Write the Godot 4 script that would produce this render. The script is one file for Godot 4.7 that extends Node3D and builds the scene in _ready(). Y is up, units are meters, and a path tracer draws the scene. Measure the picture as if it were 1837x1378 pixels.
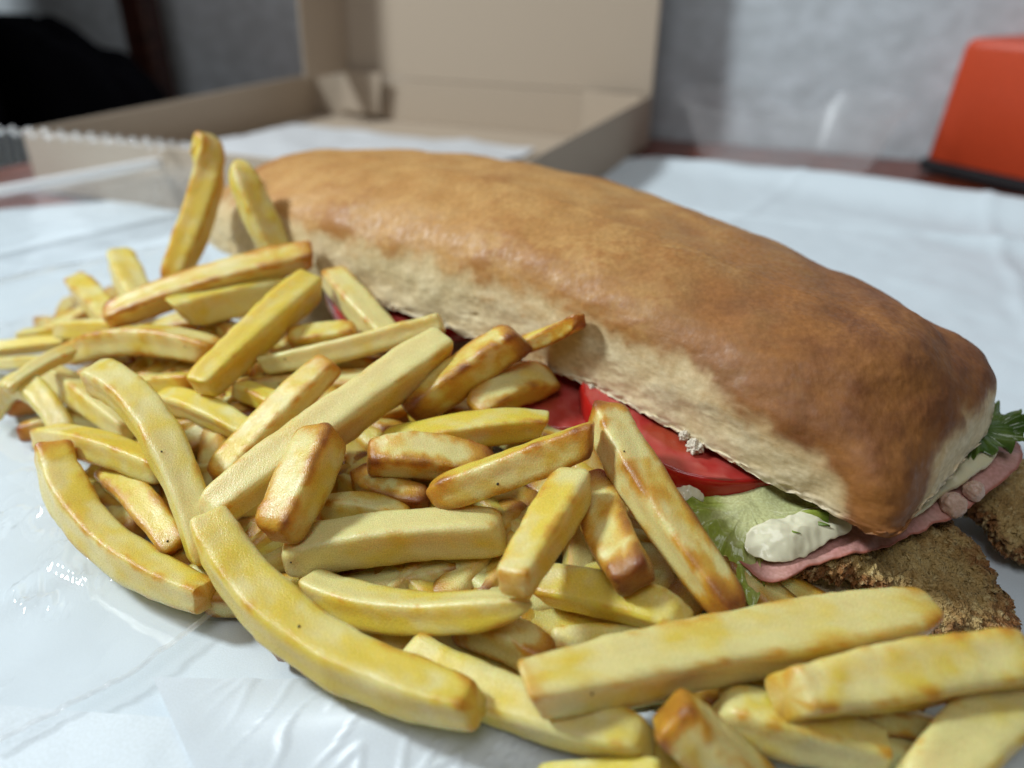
extends Node3D
# Close-up of a filled bread roll with a heap of fries on white paper, a table corner with an open cardboard box behind.

var rng := RandomNumberGenerator.new()
var nz := FastNoiseLite.new()     # smooth fractal noise
var nc := FastNoiseLite.new()     # single octave, fine
var used := {}
var fry_mat: StandardMaterial3D
var fleck_mat: StandardMaterial3D
var tex := {}

# fries: [label, three centreline points (mm), three widths (mm), taper at each end, browning]
var FRIES := [
	["thin dim fry at the back of the heap beside the upright wrapper", [-190.9, 10.7, -277.2], [-178.0, 13.6, -273.6], [-165.4, 16.5, -270.1], 7.3, 7.2, 7.1, 0.40, 0.40, 0.25],
	["upper of the thin pale fries reaching past the left edge", [-208.1, 7.3, -269.8], [-184.3, 11.8, -265.4], [-161.4, 16.2, -261.0], 7.2, 7.1, 6.9, 0.40, 0.50, 0.10],
	["lower of the thin pale fries reaching past the left edge", [-204.1, 5.7, -262.3], [-179.4, 10.6, -254.7], [-156.0, 15.4, -247.1], 6.3, 6.1, 5.9, 0.40, 0.50, 0.10],
	["pale whitish fry standing with rounded tip behind the heap, left of the tall fry", [-159.4, 34.9, -305.7], [-146.2, 31.8, -283.6], [-131.4, 27.8, -260.9], 14.4, 13.6, 12.8, 0.70, 0.30, 0.00],
	["short golden fry stub leaning at the back, left of the whitish tip", [-176.8, 24.4, -300.0], [-159.4, 24.4, -279.5], [-142.8, 23.4, -258.5], 12.6, 11.9, 11.2, 0.25, 0.30, 0.30],
	["tall upright golden yellow fry bent near its tip, highest of the heap", [-119.1, 79.2, -303.8], [-114.5, 65.8, -296.5], [-128.5, 31.4, -277.8], 13.8, 13.8, 13.8, 0.50, 0.30, 0.25],
	["upright pale fry with thin pointed tip in front of the far bread", [-99.1, 76.0, -287.5], [-92.9, 62.0, -279.9], [-84.5, 47.0, -271.7], 13.2, 13.2, 13.2, 0.90, 0.20, 0.10],
	["golden fry sloping down from the bread, right of the pale diagonal fry", [-62.3, 43.9, -256.3], [-50.8, 40.2, -238.9], [-35.7, 33.7, -220.0], 12.7, 12.0, 11.4, 0.30, 0.40, 0.35],
	["short fry in the shaded gap under the pale diagonal fry", [-70.0, 33.9, -224.6], [-59.4, 34.9, -225.2], [-48.9, 36.0, -225.7], 9.1, 9.1, 9.1, 0.30, 0.30, 0.30],
	["shaded fry end between the pale diagonal fry and the golden one", [-82.0, 27.1, -205.9], [-72.2, 27.1, -199.1], [-62.9, 27.3, -192.3], 9.0, 8.7, 8.5, 0.30, 0.30, 0.20],
	["shaded fry stub under the fry with browned left tip", [-117.3, 21.6, -217.7], [-107.6, 23.4, -215.3], [-98.2, 25.2, -212.8], 8.1, 8.0, 7.9, 0.30, 0.30, 0.35],
	["short pale fry lying behind the fry with browned left tip", [-165.1, 20.5, -261.4], [-149.9, 23.8, -254.6], [-135.3, 27.1, -247.9], 9.7, 9.5, 9.2, 0.30, 0.30, 0.05],
	["long fry across the back of the heap with browned left end", [-137.1, 32.8, -243.5], [-104.7, 42.1, -253.6], [-69.2, 48.9, -262.5], 12.8, 13.0, 13.2, 0.50, 0.20, 0.50],
	["thick yellow fry with square cut left end under the long back fry", [-111.1, 36.3, -241.0], [-98.7, 36.2, -249.5], [-77.9, 37.2, -258.6], 15.2, 15.6, 16.0, 0.10, 0.30, 0.05],
	["plump curved fry with a browned left tip", [-150.5, 19.9, -240.8], [-124.1, 29.4, -234.0], [-93.6, 30.5, -222.6], 14.5, 13.9, 13.3, 0.40, 0.30, 0.40],
	["fry slanting down behind the long bent fry, right of the curled one", [-157.9, 17.0, -235.9], [-134.9, 18.1, -216.0], [-111.3, 17.9, -195.4], 10.9, 10.2, 9.4, 0.30, 0.30, 0.10],
	["pale curled fry looping at the left edge of the heap", [-170.2, 7.7, -222.2], [-152.4, 22.0, -216.3], [-132.2, 13.4, -198.0], 10.6, 10.1, 9.6, 0.40, 0.40, 0.00],
	["thin yellow fry strand above the curled pale fry", [-152.7, 25.0, -207.8], [-148.1, 26.9, -220.8], [-144.3, 26.1, -232.3], 5.7, 6.0, 6.2, 0.40, 0.40, 0.10],
	["fry sloping under the golden fry in the middle left of the heap", [-106.4, 22.3, -207.5], [-89.3, 24.7, -196.8], [-70.6, 23.2, -184.1], 9.8, 9.4, 8.9, 0.40, 0.30, 0.15],
	["golden speckled fry behind the outer left fry", [-111.8, 14.2, -180.1], [-96.9, 16.0, -165.7], [-81.3, 13.5, -149.0], 11.1, 10.4, 9.8, 0.30, 0.30, 0.45],
	["wide fry lying flat behind the long bent fry, pointed left end", [-137.6, 16.7, -194.3], [-115.3, 21.1, -183.1], [-90.0, 21.3, -169.5], 12.4, 11.7, 11.1, 0.50, 0.30, 0.20],
	["long bent fry running down the left of the heap", [-118.7, 35.8, -196.9], [-93.3, 33.0, -174.9], [-72.0, 13.3, -143.8], 13.2, 12.2, 11.1, 0.40, 0.30, 0.12],
	["outermost left fry on the wrapper with a square cut end", [-124.5, 23.5, -179.5], [-104.0, 13.5, -155.3], [-69.5, 11.0, -135.1], 13.0, 12.0, 11.0, 0.20, 0.00, 0.30],
	["pale straight fry lying diagonally on top, square cut ends", [-66.1, 45.1, -244.8], [-77.8, 38.5, -220.7], [-89.0, 31.7, -196.5], 14.0, 13.0, 12.1, 0.10, 0.15, 0.00],
	["dark browned fry deep in the gap below the middle of the heap", [-39.7, 24.4, -166.3], [-31.8, 22.7, -160.3], [-20.2, 23.6, -155.6], 9.4, 9.2, 9.0, 0.50, 0.30, 0.85],
	["shaded fry in the hollow beside the stubby fry", [-48.7, 20.9, -153.7], [-37.5, 22.4, -152.8], [-25.2, 21.0, -150.3], 9.5, 9.4, 9.4, 0.30, 0.30, 0.55],
	["fry with square golden end turned toward the tomato", [9.9, 31.3, -199.9], [1.8, 34.9, -193.3], [-10.3, 31.9, -183.1], 13.8, 13.4, 12.9, 0.00, 0.30, 0.40],
	["small browned fry tip resting against the bread side", [18.4, 55.0, -192.9], [12.6, 48.8, -198.1], [1.8, 42.0, -202.9], 6.5, 6.8, 7.0, 0.50, 0.30, 0.70],
	["long pale fry across the middle, square right end", [-75.8, 30.6, -213.6], [-47.0, 36.2, -214.9], [-20.7, 43.3, -217.1], 11.5, 11.5, 11.4, 0.10, 0.15, 0.02],
	["fry with a dark brown crisp end beside the bread", [2.5, 48.0, -197.5], [-10.5, 41.5, -192.3], [-28.6, 30.6, -184.7], 12.9, 12.8, 12.8, 0.25, 0.30, 0.80],
	["pale fry with striped face under the browned fry", [8.7, 32.6, -175.6], [-10.0, 31.5, -175.1], [-33.3, 27.7, -173.0], 11.1, 11.1, 11.1, 0.20, 0.30, 0.05],
	["fry with browned upper edge in the centre of the heap", [-36.1, 30.3, -163.4], [-22.0, 30.7, -163.7], [-4.0, 27.8, -162.1], 12.5, 12.5, 12.5, 0.20, 0.40, 0.55],
	["fry half hidden beneath the striped golden fry at the bottom", [17.3, 9.8, -96.7], [27.0, 9.6, -94.9], [38.9, 7.1, -91.8], 8.7, 8.7, 8.6, 0.30, 0.30, 0.30],
	["shaded fry beneath the large fry in the bottom right corner", [65.6, 10.0, -97.7], [74.8, 9.8, -95.9], [84.3, 6.8, -92.5], 9.6, 9.5, 9.4, 0.30, 0.30, 0.40],
	["shaded fry in the slot between the largest fry and the right one", [42.3, 13.9, -109.9], [55.7, 12.9, -109.4], [71.2, 15.3, -110.7], 9.3, 9.3, 9.3, 0.30, 0.30, 0.30],
	["shaded fry behind the big lower fry", [8.3, 14.0, -119.0], [23.3, 15.3, -118.0], [40.8, 15.0, -116.1], 7.7, 7.6, 7.6, 0.30, 0.30, 0.20],
	["browned fry end under the tip of the leaning brown fry", [34.1, 19.0, -119.0], [38.6, 19.2, -117.4], [43.0, 19.3, -115.7], 5.7, 5.7, 5.6, 0.30, 0.30, 0.50],
	["short speckled fry piece with browned right end near the bottom", [-12.3, 15.2, -123.1], [-2.1, 16.3, -118.6], [8.0, 14.8, -112.6], 10.9, 10.6, 10.3, 0.30, 0.10, 0.50],
	["pale wide fry lying under the big lower fry", [-21.0, 14.3, -115.7], [-2.0, 14.6, -104.0], [24.6, 16.8, -93.2], 12.8, 12.0, 11.2, 0.40, 0.30, 0.05],
	["yellow fry with rounded right end under the two short fries", [5.7, 19.3, -130.5], [21.2, 22.3, -123.6], [34.5, 23.5, -115.8], 12.0, 11.4, 10.9, 0.30, 0.20, 0.10],
	["thick pale yellow fry lying crosswise with pointed left end", [-52.8, 18.2, -140.5], [-29.4, 22.2, -142.7], [-1.7, 23.3, -143.3], 13.6, 13.6, 13.6, 0.50, 0.30, 0.08],
	["blistered orange brown fry beside the lettuce", [18.3, 28.6, -154.9], [21.0, 29.5, -136.6], [24.5, 30.8, -118.6], 15.0, 13.7, 12.4, 0.40, 0.30, 0.85],
	["long brown fry leaning against tomato and lettuce", [22.6, 41.4, -166.3], [30.0, 35.6, -142.7], [44.9, 24.4, -116.1], 13.4, 12.2, 10.9, 0.35, 0.50, 0.70],
	["fry with whitish face tapering to a browned right point", [-45.9, 16.1, -134.0], [-23.4, 18.3, -123.2], [4.0, 27.5, -116.3], 12.0, 11.3, 10.6, 0.40, 0.90, 0.15],
	["golden fry with browned top corner alongside the big diagonal fry", [-50.8, 39.5, -198.7], [-66.3, 28.6, -182.6], [-76.8, 20.4, -167.9], 11.7, 11.2, 10.7, 0.20, 0.40, 0.40],
	["big diagonal fry with yellow side across the centre", [-19.3, 44.3, -198.8], [-47.1, 34.2, -172.9], [-72.6, 24.6, -147.2], 15.3, 14.0, 12.8, 0.10, 0.60, 0.08],
	["short stubby fry with browned top end standing in the centre", [-46.0, 37.9, -164.2], [-48.6, 32.6, -151.1], [-52.8, 26.4, -137.5], 15.3, 14.6, 13.9, 0.30, 0.30, 0.40],
	["golden fry with crisp brown edge pointing left in the centre", [18.7, 43.7, -151.8], [0.2, 35.8, -151.0], [-19.5, 28.1, -150.2], 11.4, 11.6, 11.8, 0.10, 0.60, 0.50],
	["thick pale fry standing on its square end below the centre", [14.5, 37.1, -144.4], [7.1, 35.1, -129.7], [-0.1, 33.1, -114.9], 12.7, 11.8, 11.0, 0.30, 0.15, 0.25],
	["longest curved fry lying along the front of the heap on white paper", [-67.6, 27.2, -140.5], [-42.5, 18.2, -116.8], [-6.2, 19.2, -98.6], 14.6, 13.2, 11.8, 0.10, 0.20, 0.15],
	["brown shaded fry behind the fry near the right edge", [61.6, 14.9, -99.6], [71.0, 14.7, -99.5], [81.4, 12.2, -98.1], 6.7, 6.7, 6.7, 0.30, 0.30, 0.75],
	["shaded fry between the two big lower fries", [40.0, 14.6, -104.9], [48.6, 13.3, -104.2], [57.2, 11.1, -103.0], 6.7, 6.7, 6.7, 0.30, 0.30, 0.30],
	["fry with a square right end at the bottom edge", [37.9, 17.4, -99.8], [51.9, 16.3, -95.8], [66.8, 15.3, -91.8], 11.6, 11.4, 11.1, 0.30, 0.00, 0.10],
	["yellow fry edge at the very bottom", [4.3, 6.4, -92.8], [15.1, 11.2, -90.3], [26.2, 15.7, -87.6], 6.6, 6.4, 6.2, 0.30, 0.30, 0.10],
	["striped golden fry running out at the bottom edge", [26.9, 24.2, -93.7], [33.3, 19.5, -91.1], [44.0, 10.9, -86.5], 11.7, 11.7, 11.7, 0.20, 0.20, 0.45],
	["large yellow fry in the bottom right corner", [102.4, 16.7, -106.1], [84.3, 17.7, -94.7], [67.0, 17.0, -82.4], 16.2, 15.0, 13.9, 0.30, 0.30, 0.15],
	["largest straight fry lying on top at the bottom, pointed right end", [2.7, 23.4, -98.5], [40.8, 23.1, -108.6], [85.4, 22.8, -118.7], 14.3, 15.2, 16.1, 0.10, 0.60, 0.20],
	["straight thick fry at the lower right edge with rounded left end", [48.3, 25.0, -96.2], [70.7, 25.7, -100.0], [95.9, 26.2, -103.7], 13.0, 13.3, 13.6, 0.10, 0.20, 0.20],
]
# fries deep in the heap: [three centreline points (mm), width (mm), browning]
var DEEP := [
	[[-1.0, 17.7, -152.7], [4.2, 10.9, -127.5], [9.4, 7.0, -102.3], 11.3, 0.81, "buried fry showing in the gap above the short speckled piece"],
	[[-6.9, 24.9, -189.0], [12.0, 22.7, -172.7], [30.8, 19.2, -156.3], 11.2, 0.36, "buried fry showing in the gap right of the golden crisp edged fry"],
	[[-54.5, 18.5, -178.2], [-39.0, 17.4, -166.7], [-23.6, 16.0, -155.2], 11.1, 0.52, "buried fry showing in the gap above the shaded fry beside the stub"],
	[[47.3, 15.8, -144.3], [47.0, 11.2, -125.9], [46.6, 7.0, -107.6], 9.5, 0.86, "buried fry showing in the gap right of the browned end under the leaning fry"],
	[[-170.4, 13.8, -315.6], [-160.1, 16.5, -292.3], [-149.8, 16.5, -268.9], 10.3, 0.87, "buried fry showing in the gap right of the short golden stub at the back"],
	[[-8.1, 18.2, -157.1], [-23.7, 12.1, -140.6], [-39.4, 7.0, -124.1], 10.9, 0.61, "buried fry showing in the gap left of the whitish tapering fry"],
	[[-80.3, 27.5, -244.5], [-71.8, 26.2, -223.0], [-63.3, 22.6, -201.5], 10.7, 0.87, "buried fry showing in the gap right of the pale diagonal fry"],
	[[15.2, 22.2, -185.3], [21.7, 21.1, -164.8], [28.3, 16.0, -144.3], 10.5, 0.88, "buried fry showing in the gap above the blistered orange brown fry"],
	[[-113.2, 11.8, -198.7], [-93.0, 17.0, -198.6], [-72.8, 20.4, -198.6], 10.8, 0.86, "buried fry showing in the gap below the fry sloping under the golden one"],
	[[-158.9, 12.7, -266.6], [-144.5, 14.7, -251.5], [-130.1, 15.6, -236.3], 10.6, 0.41, "buried fry showing in the gap below the plump fry with browned tip"],
	[[-73.3, 7.0, -139.4], [-55.3, 7.9, -139.2], [-37.4, 10.2, -139.1], 10.2, 0.86, "buried fry showing in the gap left of the longest curved fry"],
	[[-89.5, 20.3, -209.7], [-83.6, 16.1, -187.7], [-77.7, 11.4, -165.7], 11.1, 0.87, "buried fry showing in the gap right of the long bent fry"],
	[[-104.4, 26.5, -252.0], [-85.9, 26.8, -235.6], [-67.4, 26.1, -219.3], 10.5, 0.75, "buried fry showing in the gap left of the pale diagonal fry"],
	[[-30.1, 18.4, -167.1], [-29.9, 14.1, -150.6], [-29.6, 9.6, -134.1], 9.6, 0.64, "buried fry showing in the gap below the thick crosswise fry"],
	[[-68.1, 23.9, -210.3], [-46.6, 26.8, -208.9], [-25.1, 26.0, -207.5], 10.5, 0.68, "buried fry showing in the gap below the long pale fry"],
	[[30.7, 19.9, -160.0], [26.6, 14.7, -139.5], [22.5, 8.9, -119.0], 10.7, 0.49, "buried fry showing in the gap right of the blistered orange brown fry"],
	[[-46.1, 23.5, -194.3], [-24.7, 22.1, -179.7], [-3.4, 20.7, -165.1], 11.0, 0.88, "buried fry showing in the gap left of the fry with browned upper edge"],
	[[-2.6, 10.9, -128.4], [15.0, 10.4, -124.7], [32.5, 9.9, -121.1], 10.9, 0.63, "buried fry showing in the gap left of the shaded fry behind the largest"],
	[[-39.4, 19.8, -176.6], [-25.8, 17.2, -160.7], [-12.2, 14.5, -144.9], 11.3, 0.46, "buried fry showing in the gap right of the dark browned deep fry"],
	[[11.7, 12.2, -131.3], [27.5, 9.5, -120.3], [43.3, 7.0, -109.3], 9.7, 0.86, "buried fry showing in the gap above the striped golden fry"],
	[[-31.0, 25.7, -197.5], [-7.7, 25.0, -189.8], [15.6, 22.2, -182.1], 10.3, 0.78, "buried fry showing in the gap above the pale striped fry"],
	[[-21.7, 17.7, -160.9], [-45.7, 13.0, -152.5], [-69.8, 7.0, -144.0], 9.6, 0.64, "buried fry showing in the gap below the stubby standing fry"],
	[[-115.7, 21.7, -246.1], [-131.6, 13.7, -229.3], [-147.5, 7.0, -212.5], 9.9, 0.53, "buried fry showing in the gap left of the shaded stub under the browned tip"],
	[[-48.7, 23.5, -195.5], [-61.7, 16.6, -175.4], [-74.6, 9.1, -155.4], 10.2, 0.59, "buried fry showing in the gap left of the stubby standing fry"],
	[[-33.7, 26.5, -202.6], [-20.5, 24.7, -188.6], [-7.4, 22.7, -174.7], 11.3, 0.62, "buried fry showing in the gap above the fry with browned upper edge"],
	[[-95.8, 21.4, -219.3], [-112.6, 14.3, -208.5], [-129.4, 7.2, -197.6], 11.1, 0.36, "buried fry showing in the gap above the fry sloping under the golden one"],
	[[-128.9, 17.6, -244.6], [-108.3, 20.3, -229.1], [-87.7, 21.6, -213.7], 10.2, 0.66, "buried fry showing in the gap above the shaded stub under the browned tip"],
	[[-55.9, 24.3, -203.5], [-43.0, 22.6, -189.6], [-30.0, 20.5, -175.6], 10.5, 0.39, "buried fry showing in the gap right of the big diagonal fry"],
	[[-31.9, 13.5, -148.9], [-14.5, 10.4, -131.0], [3.0, 7.0, -113.1], 10.7, 0.48, "buried fry showing in the gap above the whitish tapering fry"],
	[[17.5, 21.8, -167.8], [15.9, 15.9, -144.4], [14.3, 9.3, -121.1], 9.7, 0.47, "buried fry showing in the gap right of the thick standing pale fry"],
	[[-123.0, 9.0, -198.1], [-111.0, 7.7, -180.1], [-99.0, 7.0, -162.2], 9.6, 0.51, "buried fry showing in the gap above the outermost left fry"],
	[[21.2, 19.5, -158.3], [3.5, 18.5, -155.3], [-14.1, 16.3, -152.3], 9.7, 0.54, "buried fry showing in the gap left of the thick standing pale fry"],
	[[-46.0, 19.3, -177.2], [-62.1, 12.2, -158.9], [-78.1, 7.0, -140.5], 10.0, 0.44, "buried fry showing in the gap right of the golden speckled fry"],
	[[-10.4, 14.0, -142.2], [-34.5, 10.1, -137.6], [-58.6, 7.0, -133.0], 11.2, 0.58, "buried fry showing in the gap below the shaded fry beside the stub"],
	[[-195.1, 7.0, -298.6], [-174.1, 10.6, -284.0], [-153.2, 15.3, -269.4], 10.6, 0.67, "buried fry showing in the gap above the thin dim fry at the back"],
	[[-74.6, 25.0, -219.7], [-56.6, 27.5, -219.3], [-38.6, 26.8, -219.0], 11.4, 0.71, "buried fry showing in the gap right of the short shaded fry below the pale diagonal"],
	[[33.8, 11.2, -125.3], [55.0, 9.6, -122.5], [76.2, 7.0, -119.8], 10.8, 0.40, "buried fry showing in the gap above the largest straight fry"],
	[[-103.5, 23.4, -236.5], [-115.2, 15.8, -218.2], [-127.0, 8.4, -199.9], 10.0, 0.74, "buried fry showing in the gap right of the plump fry with browned tip"],
	[[2.0, 19.5, -159.0], [-6.9, 15.2, -145.4], [-15.8, 10.5, -131.9], 11.4, 0.60, "buried fry showing in the gap right of the whitish tapering fry"],
	[[-107.5, 26.3, -266.4], [-105.0, 25.8, -249.6], [-102.5, 22.9, -232.8], 10.2, 0.62, "buried fry showing in the gap below the square cut yellow fry"],
	[[-67.9, 15.0, -173.2], [-51.8, 17.6, -173.2], [-35.7, 19.3, -173.1], 10.5, 0.60, "buried fry showing in the gap left of the dark browned deep fry"],
	[[-97.4, 13.0, -186.3], [-87.9, 9.6, -165.7], [-78.5, 7.0, -145.0], 11.1, 0.77, "buried fry showing in the gap below the golden speckled fry"],
	[[-141.3, 13.8, -242.4], [-155.8, 7.9, -234.9], [-170.3, 7.0, -227.4], 9.8, 0.86, "buried fry showing in the gap left of the curled pale fry"],
	[[-36.6, 20.6, -178.7], [-14.7, 20.2, -168.0], [7.1, 19.1, -157.4], 10.5, 0.68, "buried fry showing in the gap below the golden crisp edged fry"],
	[[-11.1, 25.2, -205.2], [-33.4, 24.9, -195.2], [-55.7, 20.0, -185.1], 9.8, 0.84, "buried fry showing in the gap above the dark browned deep fry"],
	[[-57.8, 22.4, -196.6], [-44.7, 20.1, -179.6], [-31.6, 17.1, -162.6], 10.7, 0.53, "buried fry showing in the gap right of the stubby standing fry"],
	[[-63.7, 26.5, -218.4], [-83.0, 21.3, -209.0], [-102.2, 15.2, -199.6], 9.8, 0.37, "buried fry showing in the gap left of the shaded fry end beside the pale diagonal"],
	[[-89.7, 20.3, -209.7], [-106.1, 13.0, -195.4], [-122.5, 7.0, -181.1], 10.5, 0.66, "buried fry showing in the gap right of the wide flat fry"],
	[[-19.8, 20.4, -170.8], [-6.8, 18.8, -158.9], [6.2, 16.4, -147.1], 10.7, 0.36, "buried fry showing in the gap below the pale striped fry"],
	[[-18.0, 25.6, -214.7], [-15.1, 25.4, -195.8], [-12.3, 22.7, -177.0], 11.4, 0.51, "buried fry showing in the gap left of the pale striped fry"],
	[[-191.0, 8.0, -318.5], [-182.6, 9.8, -297.3], [-174.2, 9.4, -276.1], 10.4, 0.62, "buried fry showing in the gap left of the short golden stub at the back"],
	[[46.6, 15.5, -142.4], [36.8, 12.5, -129.4], [27.0, 8.3, -116.5], 10.9, 0.77, "buried fry showing in the gap above the browned end under the leaning fry"],
	[[18.7, 9.5, -121.2], [2.7, 7.7, -116.9], [-13.3, 7.0, -112.5], 10.1, 0.67, "buried fry showing in the gap below the short speckled piece"],
	[[20.8, 17.6, -151.0], [42.2, 16.7, -145.3], [63.6, 10.6, -139.6], 10.1, 0.55, "buried fry showing in the gap right of the long brown leaning fry"],
	[[-54.0, 13.2, -157.4], [-71.6, 9.9, -156.3], [-89.2, 7.0, -155.2], 11.3, 0.89, "buried fry showing in the gap left of the shaded fry beside the stub"],
	[[31.4, 19.8, -168.4], [43.1, 17.5, -157.1], [54.9, 13.5, -145.7], 11.5, 0.35, "buried fry showing in the gap right of the yellow fry with rounded end"],
	[[-76.6, 24.2, -217.5], [-59.6, 24.2, -205.8], [-42.5, 23.7, -194.0], 11.3, 0.67, "buried fry showing in the gap above the big diagonal fry"],
	[[14.7, 19.5, -158.5], [2.8, 15.8, -145.1], [-9.1, 11.2, -131.8], 11.3, 0.81, "buried fry showing in the gap right of the thick crosswise fry"],
	[[65.3, 8.1, -122.5], [42.1, 8.8, -116.1], [18.8, 7.0, -109.7], 10.4, 0.40, "buried fry showing in the gap above the half hidden bottom fry"],
	[[-117.9, 22.7, -254.2], [-134.8, 16.4, -246.2], [-151.7, 9.9, -238.2], 9.9, 0.78, "buried fry showing in the gap above the slanting fry beside the curled one"],
	[[4.6, 21.3, -166.1], [20.0, 18.5, -154.3], [35.5, 16.0, -142.6], 11.0, 0.67, "buried fry showing in the gap above the thick standing pale fry"],
	[[-124.5, 7.0, -178.8], [-99.2, 9.1, -173.3], [-73.9, 12.6, -167.8], 11.1, 0.89, "buried fry showing in the gap left of the golden speckled fry"],
	[[-111.8, 15.8, -214.0], [-115.6, 9.6, -192.6], [-119.3, 7.0, -171.2], 11.5, 0.79, "buried fry showing in the gap below the wide flat fry"],
	[[-90.6, 20.9, -213.0], [-73.0, 23.5, -211.6], [-55.4, 25.9, -210.2], 11.1, 0.52, "buried fry showing in the gap above the shaded fry end beside the pale diagonal"],
	[[-151.9, 7.0, -218.8], [-130.0, 10.8, -213.7], [-108.1, 15.7, -208.7], 10.7, 0.73, "buried fry showing in the gap below the slanting fry beside the curled one"],
	[[34.7, 14.5, -137.1], [17.1, 12.9, -133.5], [-0.5, 11.5, -129.9], 10.0, 0.41, "buried fry showing in the gap below the thick standing pale fry"],
	[[0.8, 21.4, -166.5], [-19.5, 16.2, -154.3], [-39.8, 10.7, -142.0], 9.6, 0.85, "buried fry showing in the gap below the dark browned deep fry"],
	[[-84.4, 27.5, -247.0], [-80.0, 25.7, -226.3], [-75.7, 21.7, -205.7], 10.3, 0.40, "buried fry showing in the gap below the pale diagonal fry"],
	[[-108.6, 26.1, -259.3], [-124.6, 21.7, -259.1], [-140.6, 17.2, -259.0], 11.5, 0.62, "buried fry showing in the gap above the plump fry with browned tip"],
	[[-104.0, 23.3, -236.6], [-118.3, 17.2, -228.6], [-132.6, 11.6, -220.5], 10.6, 0.66, "buried fry showing in the gap left of the fry sloping under the golden one"],
	[[-22.4, 15.4, -152.3], [-4.4, 12.7, -135.3], [13.6, 8.4, -118.2], 10.6, 0.51, "buried fry showing in the gap left of the yellow fry with rounded end"],
	[[-42.5, 14.0, -154.9], [-63.7, 9.4, -149.5], [-85.0, 7.0, -144.0], 9.7, 0.50, "buried fry showing in the gap above the longest curved fry"],
	[[42.0, 17.8, -150.0], [60.5, 11.7, -138.0], [79.1, 7.3, -126.0], 9.9, 0.73, "buried fry showing in the gap above the shaded fry in the lower slot"],
	[[-155.4, 18.0, -311.5], [-172.1, 12.6, -293.0], [-188.7, 7.0, -274.5], 10.5, 0.71, "buried fry showing in the gap above the short pale fry at the back"],
	[[-45.7, 7.8, -134.2], [-27.6, 7.5, -126.4], [-9.5, 7.2, -118.5], 11.0, 0.83, "buried fry showing in the gap below the whitish tapering fry"],
	[[28.0, 20.3, -168.4], [31.4, 17.1, -147.8], [34.9, 11.8, -127.1], 10.6, 0.88, "buried fry showing in the gap below the long brown leaning fry"],
	[[60.0, 11.8, -139.4], [36.1, 14.9, -138.2], [12.2, 13.8, -137.0], 9.5, 0.63, "buried fry showing in the gap right of the shaded fry behind the largest"],
	[[-14.6, 25.4, -192.9], [6.8, 23.5, -184.2], [28.2, 20.3, -175.4], 10.8, 0.58, "buried fry showing in the gap above the golden crisp edged fry"],
	[[-43.4, 16.0, -162.9], [-46.4, 10.1, -142.1], [-49.3, 7.0, -121.4], 11.5, 0.69, "buried fry showing in the gap left of the thick crosswise fry"],
	[[-114.2, 21.5, -243.0], [-96.9, 24.2, -232.6], [-79.7, 24.8, -222.2], 10.9, 0.49, "buried fry showing in the gap right of the shaded stub under the browned tip"],
	[[-76.8, 21.0, -203.4], [-95.6, 14.4, -190.3], [-114.4, 7.0, -177.2], 11.4, 0.83, "buried fry showing in the gap below the shaded stub under the browned tip"],
	[[-24.7, 8.5, -128.5], [-6.6, 7.7, -119.2], [11.5, 7.0, -109.8], 10.5, 0.40, "buried fry showing in the gap left of the short speckled piece"],
	[[51.0, 14.8, -142.2], [66.0, 8.3, -123.9], [81.1, 7.0, -105.6], 11.5, 0.79, "buried fry showing in the gap above the shaded fry between the big ones"],
	[[-38.6, 20.5, -179.1], [-53.8, 14.6, -162.7], [-69.1, 7.5, -146.2], 10.7, 0.73, "buried fry showing in the gap below the big diagonal fry"],
	[[-101.1, 10.5, -180.2], [-79.7, 14.5, -178.6], [-58.3, 17.6, -177.0], 10.6, 0.53, "buried fry showing in the gap below the shaded fry end beside the pale diagonal"],
	[[-46.3, 19.1, -176.5], [-30.2, 19.7, -172.4], [-14.1, 20.4, -168.3], 11.2, 0.78, "buried fry showing in the gap below the fry with browned upper edge"],
	[[-119.7, 16.5, -227.0], [-138.2, 9.9, -219.6], [-156.8, 7.0, -212.2], 11.0, 0.72, "buried fry showing in the gap below the curled pale fry"],
]

func _ready() -> void:
	rng.seed = 7
	nz.seed = 11
	nz.frequency = 1.0
	nz.noise_type = FastNoiseLite.TYPE_SIMPLEX_SMOOTH
	nz.fractal_octaves = 3
	nc.seed = 23
	nc.frequency = 1.0
	nc.noise_type = FastNoiseLite.TYPE_SIMPLEX_SMOOTH
	nc.fractal_type = FastNoiseLite.FRACTAL_NONE
	set_camera()
	set_light()
	make_textures()
	setting()
	background()
	papers()
	wrapper()
	sandwich()
	fries()

# ---------------------------------------------------------------- camera and light
func set_camera() -> void:
	var cam := Camera3D.new()
	cam.name = "camera"
	cam.position = Vector3(0, 0.14, 0)
	cam.rotation_degrees = Vector3(-28.5, 0, 0)
	var ca := CameraAttributesPhysical.new()
	ca.frustum_focal_length = 12.0 / tan(deg_to_rad(26.0))
	ca.frustum_near = 0.01
	ca.frustum_far = 30.0
	ca.frustum_focus_distance = 0.185
	ca.exposure_aperture = 6.4
	cam.attributes = ca
	cam.fov = 52.0
	add_child(cam)
	cam.current = true

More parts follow.
